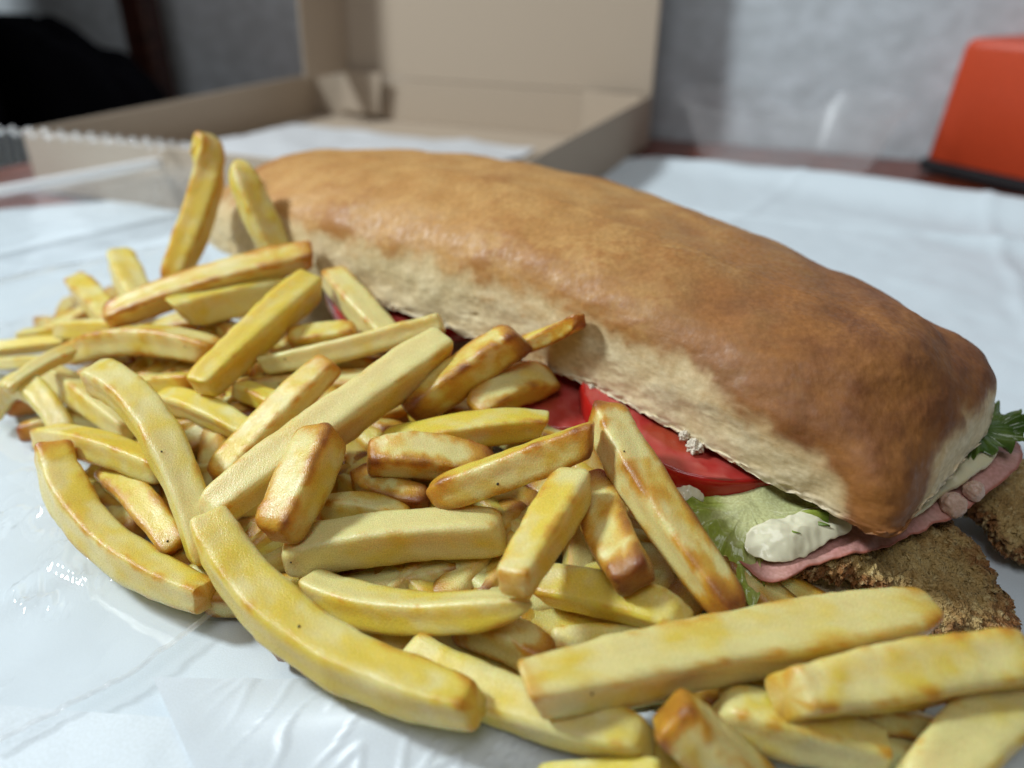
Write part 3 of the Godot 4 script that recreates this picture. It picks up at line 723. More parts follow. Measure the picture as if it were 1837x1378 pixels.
# ---------------------------------------------------------------- clear wrapper
func wrapper() -> void:
	var film := clear(0.10, 0.06)
	# crinkled film that the left fries lie on
	var K := PackedVector3Array([Vector3(-0.1015, 0.004, -0.1005), Vector3(-0.082, 0.004, -0.1175), Vector3(-0.0665, 0.005, -0.1405), Vector3(-0.055, 0.004, -0.19), Vector3(-0.10, 0.004, -0.28), Vector3(-0.19, 0.004, -0.32), Vector3(-0.27, 0.004, -0.26), Vector3(-0.22, 0.004, -0.15), Vector3(-0.155, 0.004, -0.095)])
	var B := PackedVector3Array()
	var nu := 240
	for i in nu:
		var f := float(i) / nu * K.size()
		B.append(K[int(f)].lerp(K[(int(f) + 1) % K.size()], f - int(f)))
	var P := PackedVector3Array()
	var nr := 60
	var mid := Vector3(-0.14, 0.004, -0.2)
	for j in nr:
		var q := float(j) / (nr - 1)
		for i in nu:
			var p := mid.lerp(B[i], q)
			var cr := absf(nz.get_noise_2d(p.x * 38.0 + 5.0, p.z * 38.0))
			var cr2 := absf(nc.get_noise_2d(p.x * 70.0 - p.z * 30.0, p.z * 60.0 + 9.0))
			p.y = 0.0048 + (0.0016 * (1.0 - smoothstep(0.0, 0.16, cr)) + 0.0008 * (1.0 - smoothstep(0.0, 0.25, cr2))) * smoothstep(0.25, 0.5, nz.get_noise_2d(p.x * 14.0 + 2.0, p.z * 14.0) + 0.48) + 0.0008 * nz.get_noise_2d(p.x * 20.0, p.z * 20.0)
			P.append(p)
	var t := thing("plastic_wrapper", "crinkled clear plastic film under the left fries", "wrapper")
	obj("film", grid(P, PackedColorArray(), nu, nr, true), film, t)
	var edge := PackedVector3Array()
	for i in 60:
		var f := i / 59.0
		var p := K[0].lerp(K[1], f * 2.0) if f < 0.5 else K[1].lerp(K[2], f * 2.0 - 1.0)
		p.y = 0.0056 + 0.0008 * nz.get_noise_2d(f * 12.0, 3.0)
		edge.append(p)
	obj("sealed_edge", tube(edge, 0.0006, 6), film, t)
	# clear plastic box lid behind the fries: flat top, front wall, ribbed back wall
	var lidm := clear(0.10, 0.10, Color(0.95, 0.98, 1.0))
	var f0 := Vector3(-0.300, 0.030, -0.214)
	var f1 := Vector3(-0.1400, 0.030, -0.3455)
	var g0 := Vector3(-0.338, 0.030, -0.340)
	var g1 := Vector3(-0.1900, 0.030, -0.510)
	var l := thing("clear_container", "upturned clear plastic container with ribbed wall behind the left fries", "container")
	var top := func(u: float, v: float) -> Vector3:
		var p := f0.lerp(f1, u).lerp(g0.lerp(g1, u), v)
		p.y += 0.0010 * nz.get_noise_2d(p.x * 18.0, p.z * 18.0) - 0.004 * pow(1.0 - v, 12.0)
		return p
	obj("top_panel", sheet(top, 80, 60), lidm, l)
	var wall := func(u: float, v: float) -> Vector3:
		var p := f0.lerp(f1, u)
		var q := Vector3(p.x + 0.006, 0.0045, p.z + 0.010)
		var r := p.lerp(q, v)
		if v < 0.01:
			r.y -= 0.004
		r.y += 0.0006 * nz.get_noise_2d(u * 9.0, v * 4.0)
		r.z += 0.0015 * nz.get_noise_2d(u * 14.0, v * 3.0 + 5.0)
		return r
	obj("front_wall", sheet(wall, 80, 20), lidm, l)
	var ribs := func(u: float, v: float) -> Vector3:
		var p := g0.lerp(g1, u)
		p.y += v * lerpf(0.058, 0.004, u)
		var along := (g1 - g0).normalized()
		var out := Vector3(along.z, 0, -along.x)
		return p + out * 0.0011 * sin(u * 52.0 * TAU) + out * -0.010 * v
	obj("ribbed_wall", sheet(ribs, 420, 6), clear(0.06, 0.05), l)
	# beaded rim along the top of the ribbed wall
	var RP := PackedVector3Array()
	var rn := 420
	for j in rn:
		var u := float(j) / (rn - 1)
		var p := ribs.call(u, 1.0) as Vector3
		var along := (g1 - g0).normalized()
		var s := along.cross(Vector3.UP).normalized()
		var rad := 0.0018 + 0.0013 * cos(u * 30.0 * TAU)
		for i in 10:
			var f := TAU * i / 10
			RP.append(p + (s * cos(f) + Vector3.UP * sin(f)) * rad)
	obj("beaded_rim", grid(RP, PackedColorArray(), 10, rn, true), clear(0.22, 0.08), l)
	var ridge := PackedVector3Array()
	for i in 50:
		ridge.append(g0.lerp(g1, i / 49.0) + Vector3(0, 0.001, 0))
	obj("hinge_ridge", tube(ridge, 0.0026, 10), clear(0.62, 0.10), l)

# ---------------------------------------------------------------- sandwich
func sandwich() -> void:
	var s := thing("sandwich", "large crusty bread roll filled with tomato, lettuce, ham and breaded cutlet", "sandwich")
	top_bread(s)
	fillings(s)

func top_bread(s: Node3D) -> void:
	# outline of the cut face: near-front corner first, along the front to the far end, back along the far side
	var K := PackedVector3Array([
		Vector3(0.0832, 0.0270, -0.1352), Vector3(0.0715, 0.0288, -0.1445), Vector3(0.058, 0.0305, -0.1555), Vector3(0.028, 0.0335, -0.1875), Vector3(-0.008, 0.0350, -0.2185), Vector3(-0.043, 0.0365, -0.2455),
		Vector3(-0.080, 0.0365, -0.2735), Vector3(-0.112, 0.036, -0.298), Vector3(-0.127, 0.036, -0.318), Vector3(-0.124, 0.036, -0.340), Vector3(-0.106, 0.036, -0.362), Vector3(-0.078, 0.036, -0.378),
		Vector3(-0.045, 0.036, -0.378), Vector3(-0.008, 0.036, -0.361), Vector3(0.030, 0.036, -0.330), Vector3(0.066, 0.036, -0.287), Vector3(0.098, 0.036, -0.240), Vector3(0.124, 0.035, -0.199),
		Vector3(0.1285, 0.034, -0.183), Vector3(0.121, 0.0325, -0.170), Vector3(0.106, 0.0305, -0.156), Vector3(0.0935, 0.0285, -0.1445)])
	var nu := 560
	var B0 := even(catmull(K, nu * 2), nu)
	var B := PackedVector3Array()
	for i in nu:
		var acc := Vector3.ZERO
		for k in range(-5, 6):
			acc += B0[(i + k + nu) % nu]
		B.append(acc / 11.0)
	var Bs := PackedVector3Array()
	for i in nu:
		var acc := Vector3.ZERO
		for k in range(-36, 37, 4):
			acc += B[(i + k + nu) % nu]
		Bs.append(acc / 19.0)
	var sa := Vector3(0.0845, 0.0625, -0.1790)      # spine under the crown
	var sb := Vector3(-0.078, 0.0690, -0.331)
	var prof := [[1.0, 0.0], [0.997, 0.12], [0.987, 0.27], [0.966, 0.425], [0.925, 0.565], [0.85, 0.690], [0.73, 0.800], [0.55, 0.895], [0.30, 0.968], [0.0, 1.0]]
	var np := 110
	var rows := []
	# cut face from its middle outward, then the crust from the rim to the crown
	for j in 26:
		rows.append([pow(j / 26.0, 0.8), -0.0001 * j, 0.0])
	for j in np + 1:
		var x := float(j) / np * (prof.size() - 1)
		var a := mini(int(x), prof.size() - 2)
		var t := x - a
		var p0: Array = prof[maxi(a - 1, 0)]
		var p1: Array = prof[a]
		var p2: Array = prof[a + 1]
		var p3: Array = prof[mini(a + 2, prof.size() - 1)]
		rows.append([cubic_interpolate(p1[0], p2[0], p0[0], p3[0], t), cubic_interpolate(p1[1], p2[1], p0[1], p3[1], t), 1.0])
	var P := PackedVector3Array()
	var C := PackedColorArray()
	var near_front := Vector3(0.0835, 0, -0.1375)
	var ax := (sb - sa)
	for r in rows:
		var rho := clampf(r[0], 0.0, 1.0)
		for i in nu:
			var f: float = r[1]
			var b := B[i]
			var t := clampf((b - sa).dot(ax) / ax.length_squared(), 0.0, 1.0)
			b = Bs[i].lerp(b, smoothstep(0.80, 1.0, rho))
			var sp := sa.lerp(sb, t)
			sp.y += 0.0075 * sin(t * PI)
			# crown narrows to the spine
			var p := Vector3(lerpf(sp.x, b.x, rho), 0, lerpf(sp.z, b.z, rho))
			var along := (Vector3(p.x, 0, p.z) - Vector3(sa.x, 0, sa.z)).dot(ax) / ax.length_squared()
			var outw := Vector3(b.x - sp.x, 0, b.z - sp.z).normalized()
			var is_front := smoothstep(0.1, 0.7, outw.dot(Vector3(-0.65, 0, 0.76)))
			var is_end := smoothstep(0.5, 0.95, outw.dot(Vector3(0.76, 0, 0.65)))
			if r[2] < 0.5:
				p.y = lerpf(0.037, b.y, pow(rho, 3.0)) + 0.0012 * nz.get_noise_2d(p.x * 200.0, p.z * 200.0)
				P.append(p)
				var cr := 0.9 + 0.1 * nz.get_noise_2d(p.x * 300.0, p.z * 300.0)
				C.append(col(Vector3(0.70, 0.57, 0.38) * cr))
				continue
			# the near end slopes more gently than the sides
			f = lerpf(f, 1.0 - pow(rho, 3.8), clampf(is_end * 0.30 + 0.40 * exp(-pow(Vector2(b.x - 0.0835, b.z + 0.1375).length() / 0.02, 2.0)), 0.0, 0.9))
			p.y = lerpf(b.y, sp.y, f)
			var n0 := nz.get_noise_3d(p.x * 28.0, p.y * 40.0, p.z * 28.0)
			var n1 := nz.get_noise_3d(p.x * 75.0 + 9.0, p.y * 90.0, p.z * 75.0)
			var n2 := nz.get_noise_3d(p.x * 260.0, p.y * 260.0 + 4.0, p.z * 260.0)
			var n3 := nc.get_noise_3d(p.x * 800.0, p.y * 800.0, p.z * 800.0)
			# where the pale side gives way to crust
			var line := lerpf(0.28, 0.50, is_front)
			line = lerpf(line, 0.34, is_end * 0.9)
			var to_corner := Vector2(b.x - near_front.x, b.z - near_front.z).length()
			line -= 0.60 * exp(-pow(to_corner / 0.011, 2.0))
			line -= 0.22 * smoothstep(0.050, 0.010, to_corner) * is_front
			var c := smoothstep(-0.13, 0.14, f - line + 0.14 * n1 + 0.10 * n0 + 0.05 * n2)
			# relief: soft lumps low on the side, fine wrinkles on the crust
			var side := smoothstep(0.02, 0.12, f) * (1.0 - smoothstep(0.55, 0.85, f))
			var disp := 0.0016 * n0 + 0.0005 * n1 * side + 0.00014 * n2 + 0.00004 * n3
			disp += 0.0006 * (1.0 - c) * side * maxf(0.0, n1)
			var rag := (1.0 - smoothstep(0.0, 0.10, f))
			disp += rag * (0.0010 * n2 + 0.0006 * n3)
			p += outw * disp * (1.0 - f * 0.75) + Vector3.UP * disp * (0.25 + 0.75 * f) * (1.0 - rag * 0.5)
			if f < 0.03:
				p.y += 0.0013 * n2 + 0.0008 * n3
			# torn pocket where the crumb shows
			for pk in [[Vector3(0.0545, 0.0395, -0.168), 0.0050, 0.0026], [Vector3(-0.010, 0.043, -0.2255), 0.007, 0.0009], [Vector3(0.030, 0.041, -0.190), 0.0030, 0.0014], [Vector3(0.066, 0.035, -0.1515), 0.0028, 0.0012]]:
				var dd: float = p.distance_to(pk[0]) / pk[1]
				if dd < 1.6:
					p -= outw * pk[2] * exp(-dd * dd * 2.0) * (0.4 + 2.4 * absf(n2) + 0.8 * absf(n3))
			P.append(p)
			var pale := mix3(Vector3(0.78, 0.63, 0.37), Vector3(0.81, 0.70, 0.46), 0.5 + 0.9 * n1)
			pale = mix3(pale, Vector3(0.62, 0.42, 0.19), smoothstep(0.1, 0.6, n0 + 0.4 * n2) * 0.35)
			pale = mix3(pale, Vector3(0.78, 0.70, 0.53), rag * 0.8)
			var gold := mix3(Vector3(0.50, 0.250, 0.070), Vector3(0.58, 0.325, 0.108), 0.5 + 1.1 * n1)
			gold = mix3(gold, Vector3(0.43, 0.195, 0.052), smoothstep(0.0, 0.5, n0 + 0.45 * n2))
			# the near end was baked darker
			var dark := smoothstep(0.42, -0.02, along + 0.22 * n0 + 0.10 * n1)
			var brown := mix3(Vector3(0.340, 0.138, 0.040), Vector3(0.200, 0.068, 0.023), 0.5 + 1.3 * n1 + 0.4 * n0)
			var crust := mix3(gold, brown, dark * 0.92)
			var edge := mix3(Vector3(0.56, 0.33, 0.12), crust, smoothstep(0.35, 0.9, c))
			C.append(col(mix3(pale, edge, c) * (1.0 + 0.06 * n2 + 0.035 * n3)))
	var m := tri(mat(Color.WHITE, 0.46, true), 28.0, tex.grain, tex.bump, 0.006, tex.rough)
	m.roughness = 0.68
	m.metallic_specular = 0.42
	var o := obj("top_bread", grid(P, C, nu, rows.size(), true, signed_area(B) < 0.0), m, s)
	# loose crumbs on the torn lower edge
	var crumb := tri(mat(lin(0.80, 0.74, 0.62), 0.9), 60.0, tex.grain, tex.bump, 0.03)
	for k in [[Vector3(0.0462, 0.0312, -0.1668), 0.0019], [Vector3(0.0438, 0.0328, -0.1700), 0.0012], [Vector3(0.0225, 0.0338, -0.1938), 0.0010]]:
		obj("crumb", lump(k[0], k[1], 0.7, 40, 26), crumb, o)

func lump(at: Vector3, rad: float, rough: float, nu := 20, nv := 12) -> ArrayMesh:
	var P := PackedVector3Array()
	for j in nv:
		var a := PI * j / (nv - 1)
		for i in nu:
			var f := TAU * i / nu
			var d := Vector3(sin(a) * cos(f), cos(a), sin(a) * sin(f))
			P.append(at + d * rad * (1.0 + rough * nz.get_noise_3d(d.x * 1.3 + at.x * 999.0, d.y * 1.3, d.z * 1.3)))
	return grid(P, PackedColorArray(), nu, nv, true)

func fillings(s: Node3D) -> void:
	# bottom bread
	var K := PackedVector3Array([Vector3(0.079, 0.0062, -0.1330), Vector3(0.055, 0.0062, -0.1400), Vector3(0.024, 0.006, -0.184), Vector3(-0.04, 0.006, -0.245), Vector3(-0.115, 0.006, -0.305), Vector3(-0.122, 0.006, -0.335), Vector3(-0.075, 0.006, -0.372), Vector3(-0.01, 0.006, -0.355), Vector3(0.06, 0.006, -0.285), Vector3(0.118, 0.006, -0.195), Vector3(0.108, 0.006, -0.163)])
	var bread := tri(mat(Color.WHITE, 0.8, true), 30.0, tex.grain, tex.bump, 0.05)
	var paint := func(p: Vector3, q: float, side: float) -> Color:
		var n := nz.get_noise_3d(p.x * 150.0, p.y * 150.0, p.z * 150.0)
		return col(mix3(Vector3(0.62, 0.46, 0.26), Vector3(0.76, 0.67, 0.50), 0.5 + n))
	obj("bottom_bread", slab(K, Vector3(0.0, 0.0065, -0.25), 0.011, 3.0, 0.0012, 0.012, paint, 200, 24), bread, s)
	# breaded cutlets
	var crumbed := tri(mat(Color.WHITE, 0.5, true), 60.0, tex.grain, tex.blister, 0.12)
	var cp := func(p: Vector3, q: float, side: float) -> Color:
		var n := nz.get_noise_3d(p.x * 110.0, p.y * 110.0, p.z * 110.0)
		var n2 := nz.get_noise_3d(p.x * 420.0, p.y * 420.0, p.z * 420.0)
		var c := mix3(Vector3(0.60, 0.44, 0.18), Vector3(0.46, 0.29, 0.10), 0.5 + 1.2 * n)
		c = mix3(c, Vector3(0.30, 0.125, 0.035), smoothstep(0.80, 1.0, q + 0.15 * n))
		return col(mix3(c, Vector3(0.74, 0.60, 0.30), smoothstep(0.1, 0.5, n2) * 0.7))
	K = PackedVector3Array([Vector3(0.0600, 0.0140, -0.1400), Vector3(0.0760, 0.0145, -0.1375), Vector3(0.0845, 0.0125, -0.1350), Vector3(0.0925, 0.0070, -0.1315), Vector3(0.0985, 0.0046, -0.1262), Vector3(0.1095, 0.0046, -0.1268), Vector3(0.1165, 0.0056, -0.1335), Vector3(0.1150, 0.0090, -0.1440), Vector3(0.1120, 0.0130, -0.1540), Vector3(0.1000, 0.0150, -0.1900), Vector3(0.0500, 0.0150, -0.2400), Vector3(0.0200, 0.0150, -0.2100), Vector3(0.0450, 0.0140, -0.1600)])
	obj("breaded_cutlet", slab(K, Vector3(0.082, 0.0150, -0.1580), 0.0070, 2.6, 0.0024, 0.006, cp, 420, 110, 2.0, 0.0011), crumbed, s)
	K = PackedVector3Array([Vector3(0.1225, 0.0105, -0.1640), Vector3(0.1235, 0.0085, -0.1575), Vector3(0.1300, 0.0075, -0.1525), Vector3(0.1420, 0.0060, -0.1540), Vector3(0.1560, 0.0060, -0.1650), Vector3(0.1560, 0.0080, -0.1830), Vector3(0.1400, 0.0120, -0.1900), Vector3(0.1200, 0.0130, -0.1900), Vector3(0.1150, 0.0130, -0.1780)])
	obj("breaded_cutlet", slab(K, Vector3(0.1340, 0.0125, -0.1710), 0.0085, 2.6, 0.0022, 0.006, cp, 300, 80, 5.0, 0.0011), crumbed, s)
	# ham
	var ham := tri(mat(Color.WHITE, 0.38, true), 40.0, tex.grain, tex.bump, 0.004)
	var hp := func(p: Vector3, q: float, side: float) -> Color:
		var n := nz.get_noise_3d(p.x * 90.0, p.y * 90.0, p.z * 90.0)
		var c := mix3(Vector3(0.58, 0.275, 0.25), Vector3(0.64, 0.375, 0.33), 0.5 + n)
		return col(mix3(c, Vector3(0.42, 0.13, 0.085), smoothstep(0.965, 1.0, q)))
	K = PackedVector3Array([Vector3(0.0572, 0.0172, -0.1335), Vector3(0.0675, 0.0180, -0.1375), Vector3(0.0785, 0.0188, -0.1405), Vector3(0.0900, 0.0192, -0.1445), Vector3(0.1045, 0.0205, -0.1515), Vector3(0.1170, 0.0220, -0.1585), Vector3(0.1345, 0.0258, -0.1735), Vector3(0.1300, 0.0230, -0.1950), Vector3(0.0900, 0.0220, -0.2150), Vector3(0.0450, 0.0215, -0.1950), Vector3(0.0480, 0.0195, -0.1520)])
	obj("ham_slice", slab(K, Vector3(0.088, 0.0222, -0.165), 0.0015, 3.0, 0.0011, 0.012, hp, 220, 40, 8.0), ham, s)
	# curled ham fat at the near end
	var fat := sss(tri(mat(lin(0.68, 0.47, 0.38), 0.35), 60.0, tex.grain), 0.08)
	for k in [[Vector3(0.1075, 0.0226, -0.1545), 0.0030], [Vector3(0.1140, 0.0240, -0.1583), 0.0025]]:
		obj("ham_fat", lump(k[0], k[1], 0.22, 48, 30), fat, s)
	# cheese and sauce
	var cheese := sss(mat(lin(0.72, 0.66, 0.42), 0.3), 0.08)
	var plain := func(p: Vector3, q: float, side: float) -> Color:
		return Color.WHITE
	K = PackedVector3Array([Vector3(0.0930, 0.0235, -0.1500), Vector3(0.1060, 0.0245, -0.1565), Vector3(0.1170, 0.0265, -0.1630), Vector3(0.1250, 0.0280, -0.1720), Vector3(0.1150, 0.0285, -0.1900), Vector3(0.0800, 0.0260, -0.1700)])
	obj("cheese_slice", slab(K, Vector3(0.105, 0.0270, -0.168), 0.0030, 3.5, 0.0010, 0.010, plain, 120, 20, 4.0), cheese, s)
	var sauce := sss(mat(lin(0.76, 0.71, 0.51), 0.12), 0.06)
	K = PackedVector3Array([Vector3(0.0535, 0.0210, -0.1400), Vector3(0.0600, 0.0196, -0.1375), Vector3(0.0660, 0.0200, -0.1390), Vector3(0.0720, 0.0212, -0.1420), Vector3(0.0790, 0.0228, -0.1455), Vector3(0.0770, 0.0248, -0.1510), Vector3(0.0690, 0.0248, -0.1490), Vector3(0.0610, 0.0238, -0.1470), Vector3(0.0550, 0.0228, -0.1445)])
	obj("white_sauce", slab(K, Vector3(0.0665, 0.0240, -0.1440), 0.0015, 2.0, 0.0010, 0.009, plain, 200, 40, 6.0), sauce, s)
	K = PackedVector3Array([Vector3(0.0385, 0.0225, -0.1560), Vector3(0.0420, 0.0222, -0.1535), Vector3(0.0470, 0.0232, -0.1560), Vector3(0.0480, 0.0245, -0.1600), Vector3(0.0430, 0.0245, -0.1620)])
	obj("white_sauce", slab(K, Vector3(0.0435, 0.0245, -0.1580), 0.0040, 2.2, 0.0010, 0.005, plain, 90, 20, 3.0), sauce, s)
	# lettuce
	var leaf := tri(mat(Color.WHITE, 0.16, true), 60.0, tex.grain, tex.bump, 0.004)
	leaf.backlight_enabled = true
	leaf.backlight = Color(0.5, 0.55, 0.3)
	var lp := func(p: Vector3, q: float, side: float) -> Color:
		var n := nz.get_noise_3d(p.x * 60.0, p.y * 60.0, p.z * 60.0)
		var vein := smoothstep(0.10, 0.0, absf(nc.get_noise_3d(p.x * 170.0, p.y * 60.0, p.z * 170.0)))
		var c := mix3(Vector3(0.64, 0.67, 0.34), Vector3(0.38, 0.48, 0.075), smoothstep(0.40, 0.95, q + 0.55 * n))
		c = mix3(c, Vector3(0.64, 0.67, 0.40), vein * 0.45)
		return col(mix3(c, Vector3(0.15, 0.25, 0.025), smoothstep(0.90, 1.05, q + 0.25 * n)))
	K = PackedVector3Array([Vector3(0.0415, 0.0225, -0.1520), Vector3(0.0425, 0.0195, -0.1440), Vector3(0.0460, 0.0165, -0.1385), Vector3(0.0515, 0.0130, -0.1315), Vector3(0.0560, 0.0140, -0.1320), Vector3(0.0580, 0.0180, -0.1385), Vector3(0.0660, 0.0225, -0.1440), Vector3(0.0770, 0.0240, -0.1480), Vector3(0.0750, 0.0265, -0.1680), Vector3(0.0500, 0.0255, -0.1720)])
	obj("lettuce_leaf", leaf_mesh(K, Vector3(0.0565, 0.0250, -0.1520), 0.0030, 11.0, lp, 1.0), leaf, s)
	var dp := func(p: Vector3, q: float, side: float) -> Color:
		var n := nz.get_noise_3d(p.x * 120.0, p.y * 120.0, p.z * 120.0)
		return col(mix3(Vector3(0.07, 0.15, 0.022), Vector3(0.18, 0.28, 0.06), 0.5 + 1.2 * n))
	K = PackedVector3Array([Vector3(0.1120, 0.0290, -0.1680), Vector3(0.1190, 0.0285, -0.1665), Vector3(0.1270, 0.0305, -0.1690), Vector3(0.1345, 0.0325, -0.1740), Vector3(0.1330, 0.0335, -0.1820), Vector3(0.1200, 0.0320, -0.1900), Vector3(0.1050, 0.0300, -0.1800)])
	obj("lettuce_leaf", leaf_mesh(K, Vector3(0.1210, 0.0320, -0.1760), 0.0022, 9.0, dp, 9.0), leaf, s)
	# tuck of leaf between the tomato and the fries
	K = PackedVector3Array([Vector3(0.0050, 0.0215, -0.1900), Vector3(0.0200, 0.0205, -0.1760), Vector3(0.0360, 0.0205, -0.1600), Vector3(0.0480, 0.0220, -0.1620), Vector3(0.0400, 0.0235, -0.1900), Vector3(0.0150, 0.0235, -0.2080)])
	obj("lettuce_leaf", leaf_mesh(K, Vector3(0.0280, 0.0235, -0.1800), 0.0020, 10.0, dp, 12.0), leaf, s)
	# tomato slices
	tomato(s, Vector3(0.0550, 0.0280, -0.1915), 0.0352, Vector3(0.06, 1, 0.10), 0.0075)
	tomato(s, Vector3(0.0195, 0.0295, -0.2160), 0.0330, Vector3(-0.05, 1, 0.20), 0.0070)
	tomato(s, Vector3(-0.0330, 0.0310, -0.2700), 0.0345, Vector3(0.0, 1, 0.05), 0.0070)

func tomato(s: Node3D, at: Vector3, rad: float, axis: Vector3, thick: float) -> void:
	var up := axis.normalized()
	var e1 := up.cross(Vector3.FORWARD).normalized()
	var e2 := e1.cross(up)
	var nu := 120
	var flesh_P := PackedVector3Array()
	var flesh_C := PackedColorArray()
	var prof := []
	for j in 26:
		prof.append([j / 25.0 * 0.985, 0.5])
	for j in range(25, -1, -1):
		prof.append([j / 25.0 * 0.985, -0.5])
	for r in prof:
		for i in nu:
			var f := TAU * i / nu
			var k := 1.0 + 0.02 * sin(f * 5.0 + 1.0) + 0.01 * sin(f * 3.0)
			var rr: float = r[0] * rad * k
			var p := e1 * cos(f) * rr + e2 * sin(f) * rr
			var n := nz.get_noise_3d(p.x * 160.0, p.y * 160.0, p.z * 160.0 + at.x * 100.0)
			p += up * (r[1] * thick + 0.0005 * n)
			flesh_P.append(at + p)
			var c := mix3(Vector3(0.42, 0.038, 0.030), Vector3(0.50, 0.105, 0.085), 0.4 + n)
			# seed chambers between the walls
			var ch := smoothstep(0.30, 0.40, r[0]) * (1.0 - smoothstep(0.74, 0.80, r[0])) * smoothstep(0.0, 0.35, sin(f * 5.0) + 0.2)
			c = mix3(c, Vector3(0.34, 0.05, 0.018), ch * 0.8)
			flesh_C.append(col(c))
	var fm := sss(mat(Color.WHITE, 0.20, true), 0.10)
	var sl := obj("tomato_slice", grid(flesh_P, flesh_C, nu, prof.size(), true), fm, s)
	var P := PackedVector3Array()
	var rim := 12
	for j in rim + 1:
		var a := -PI * 0.5 + PI * j / rim
		for i in nu:
			var f := TAU * i / nu
			var k := 1.0 + 0.02 * sin(f * 5.0 + 1.0) + 0.01 * sin(f * 3.0)
			var rr: float = rad * k * (0.978 + 0.03 * cos(a))
			P.append(at + e1 * cos(f) * rr + e2 * sin(f) * rr + up * sin(a) * thick * 0.505)
	var skin := sss(mat(lin(0.42, 0.014, 0.010), 0.16), 0.05)
	obj("skin", grid(P, PackedColorArray(), nu, rim + 1, true, true), skin, sl)

# ---------------------------------------------------------------- fries
func fries() -> void:
	fry_mat = sss(tri(mat(Color.WHITE, 0.55, true), 130.0, tex.grain, tex.bump, 0.0065, tex.rough), 0.28)
	fry_mat.roughness = 0.38
	fleck_mat = mat(lin(0.035, 0.032, 0.015), 0.8)
	var at := 0
	for f in FRIES:
		at += 1
		var o := fry(mm(f[1], f[2], f[3]), [f[4], f[5], f[6]], f[7], f[8], f[9], at, 56, 40, [0, 1, 0, 0, 0, 0, 1][at % 7])
		tag(o, f[0], "fry", "fries heaped beside the sandwich")
	for f in DEEP:
		at += 1
		var o := fry(mm(f[0], f[1], f[2]), [f[3], f[3], f[3]], 0.3, 0.3, f[4], at, 30, 18)
		tag(o, f[5], "fry", "fries buried in the heap")

func mm(a: Array, b: Array, c: Array) -> PackedVector3Array:
	return PackedVector3Array([Vector3(a[0], a[1], a[2]) * 0.001, Vector3(b[0], b[1], b[2]) * 0.001, Vector3(c[0], c[1], c[2]) * 0.001])

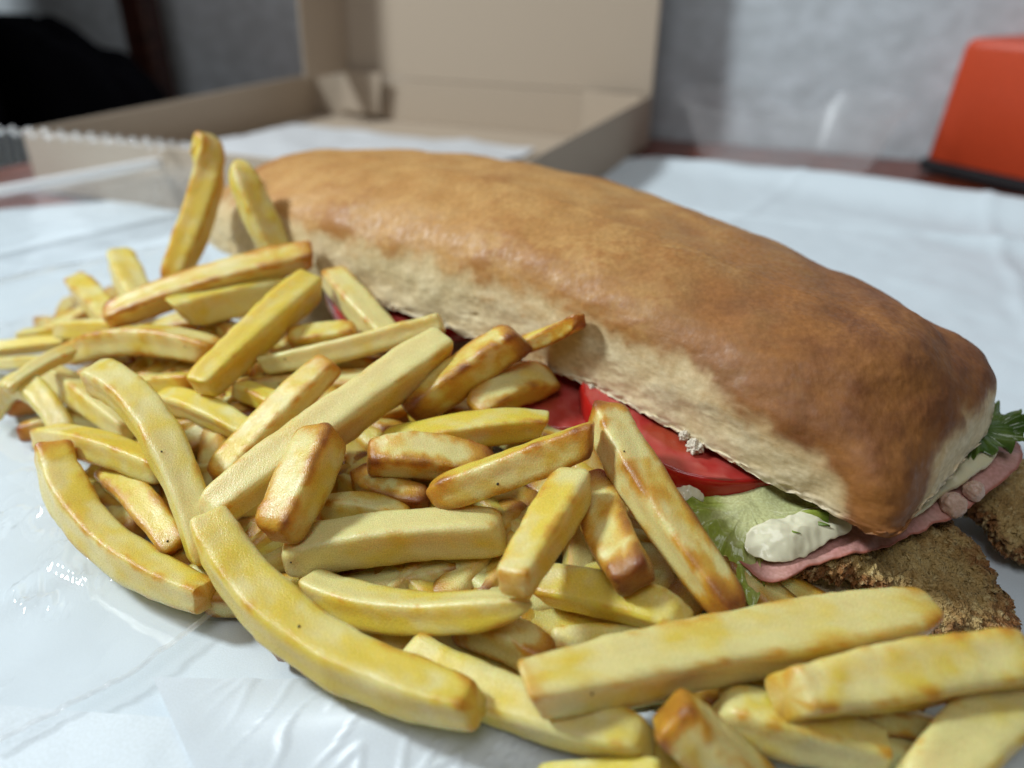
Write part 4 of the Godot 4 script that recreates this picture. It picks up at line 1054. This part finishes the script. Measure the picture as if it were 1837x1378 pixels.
func fry(K: PackedVector3Array, w: Array, tip_a: float, tip_b: float, brown: float, sd: int, nv := 56, nu := 40, flecks := 0) -> MeshInstance3D:
	rng.seed = 1000 + sd
	var mid := K[1]
	var ctrl := 2.0 * K[1] - 0.5 * (K[0] + K[2])
	var length := K[0].distance_to(K[1]) + K[1].distance_to(K[2])
	var roll := rng.randf_range(-0.45, 0.45)
	var twist := rng.randf_range(-0.35, 0.35)
	var flatn := rng.randf_range(0.78, 1.0)
	var skew := rng.randf_range(-0.45, 0.45)
	var shear_a := rng.randf_range(-0.7, 0.7)
	var shear_b := rng.randf_range(-0.7, 0.7)
	var pale_face := rng.randi_range(0, 3)
	var tone := rng.randf_range(-0.12, 0.12)
	var ox := sd * 3.7
	var P := PackedVector3Array()
	var C := PackedColorArray()
	for j in nv:
		var v := float(j) / (nv - 1)
		var s := lerpf(v, 0.5 - 0.5 * cos(v * PI), 0.75)
		var c := K[0] * (1 - s) * (1 - s) + ctrl * 2.0 * s * (1 - s) + K[2] * s * s
		var tg := ((ctrl - K[0]) * (1 - s) + (K[2] - ctrl) * s).normalized()
		var side := tg.cross(Vector3.UP)
		if side.length() < 0.35:
			side = side.lerp(Vector3.RIGHT, 0.5)
		side = (side - tg * side.dot(tg)).normalized()
		var up := side.cross(tg)
		var ww: float = lerpf(w[0], w[1], s * 2.0) if s < 0.5 else lerpf(w[1], w[2], s * 2.0 - 1.0)
		ww *= 0.001
		var a := ww * 0.392 * (1.0 - 0.16 * pow(absf(2.0 * s - 1.0), 2.5))
		var ea := s * length / a
		var eb := (1.0 - s) * length / a
		var ka := 0.24 + tip_a * 2.7
		var kb := 0.24 + tip_b * 2.7
		var xa := lerpf(4.6, 1.6, tip_a)
		var xb := lerpf(4.6, 1.6, tip_b)
		var sc := 1.0
		var off := 0.0
		if ea < ka:
			sc = pow(maxf(0.0, 1.0 - pow(1.0 - ea / ka, xa)), 1.0 / xa)
			off = (1.0 - sc) * skew * tip_a
		if eb < kb:
			var q := pow(maxf(0.0, 1.0 - pow(1.0 - eb / kb, xb)), 1.0 / xb)
			off = off if q > sc else -(1.0 - q) * skew * tip_b
			sc = minf(sc, q)
		if j == 0 or j == nv - 1:
			sc = 0.0
		var tipf := maxf(1.0 - ea / (1.2 + tip_a), 1.0 - eb / (1.2 + tip_b))
		c += up * off * a
		var ang := roll + twist * (s - 0.5)
		var wob := 1.0 + 0.08 * nz.get_noise_2d(s * length * 45.0, ox)
		var ex := 6.5 + 4.0 * nz.get_noise_2d(s * length * 60.0, ox + 31.0)
		for i in nu:
			var f := TAU * i / nu
			var ce := cos(f)
			var se := sin(f)
			var rr := 1.0 / pow(pow(absf(ce), ex) + pow(absf(se), ex), 1.0 / ex)
			# faces sink a little between the edges
			rr *= 1.0 - 0.05 * pow(absf(cos(2.0 * f)), 2.0)
			var l := Vector3(ce * rr * sc, se * rr * sc * flatn, s * length / a)
			var q := Vector3(l.x * a, l.y * a, l.z * a)
			var n0 := nz.get_noise_3d(q.x * 70.0 + ox, q.y * 70.0, q.z * 55.0)
			var n1 := nz.get_noise_3d(q.x * 210.0 + ox, q.y * 210.0, q.z * 170.0)
			var n2 := nc.get_noise_3d(q.x * 750.0, q.y * 750.0 + ox, q.z * 650.0)
			var rad := a * wob * (1.0 + 0.060 * n0 + 0.030 * n1 + 0.006 * n2 + brown * 0.05 * maxf(0.0, n1 + 0.5 * n2))
			var d := (side * cos(ang) + up * sin(ang)) * l.x + (up * cos(ang) - side * sin(ang)) * l.y
			P.append(c + d * rad + tg * (n0 * 0.10 * a + a * l.y * (shear_a * (1.0 - tip_a) * smoothstep(2.2, 0.0, ea) + shear_b * (1.0 - tip_b) * smoothstep(2.2, 0.0, eb)) if sc > 0.0 else 0.0))
			# colour: pale potato, yellow, then fried gold and brown on edges, ends and patches
			var ed := pow(absf(sin(2.0 * f)), 7.0) * smoothstep(0.55, 1.0, sc)
			var face := int(floor((f + PI * 0.25) / (PI * 0.5))) % 4
			var y := 0.40 + 0.9 * n0 + 0.45 * n1 + tone * 2.6 + (-0.30 if face == pale_face else 0.12)
			var base := mix3(Vector3(0.85, 0.735, 0.31), Vector3(0.80, 0.610, 0.075), smoothstep(0.05, 0.95, y))
			var b := brown * (0.44 + 0.42 * ed + 0.85 * clampf(tipf, 0.0, 1.0)) + (0.12 + 0.45 * n1 + 0.3 * n0) * ed + 0.30 * n0 * (0.35 + brown) + 0.24 * n1 * (0.5 + brown) + 0.10 * n2
			b += 0.18 * clampf(tipf, 0, 1)
			base = mix3(base, Vector3(0.66, 0.345, 0.036), smoothstep(0.22, 0.62, b))
			base = mix3(base, Vector3(0.42, 0.180, 0.024), smoothstep(0.55, 0.95, b))
			base = mix3(base, Vector3(0.22, 0.070, 0.018), smoothstep(0.90, 1.35, b))
			C.append(col(base * (1.0 + 0.05 * n1 + 0.04 * n2)))
	var o := obj("french_fry", grid(P, C, nu, nv, true, true), fry_mat)
	if flecks > 0:
		var left := flecks
		for k in 4000:
			if left == 0:
				break
			var j := rng.randi_range(6, nv - 7)
			var q := P[j * nu + rng.randi_range(0, nu - 1)]
			var s := lerpf(float(j) / (nv - 1), 0.5 - 0.5 * cos(float(j) / (nv - 1) * PI), 0.75)
			var c := K[0] * (1 - s) * (1 - s) + ctrl * 2.0 * s * (1 - s) + K[2] * s * s
			if (q - c).normalized().dot((Vector3(0, 0.14, 0) - q).normalized()) > 0.75:
				left -= 1
				obj("herb_fleck", lump(q, rng.randf_range(0.00018, 0.00034), 0.8, 8, 6), fleck_mat, o)
	return o
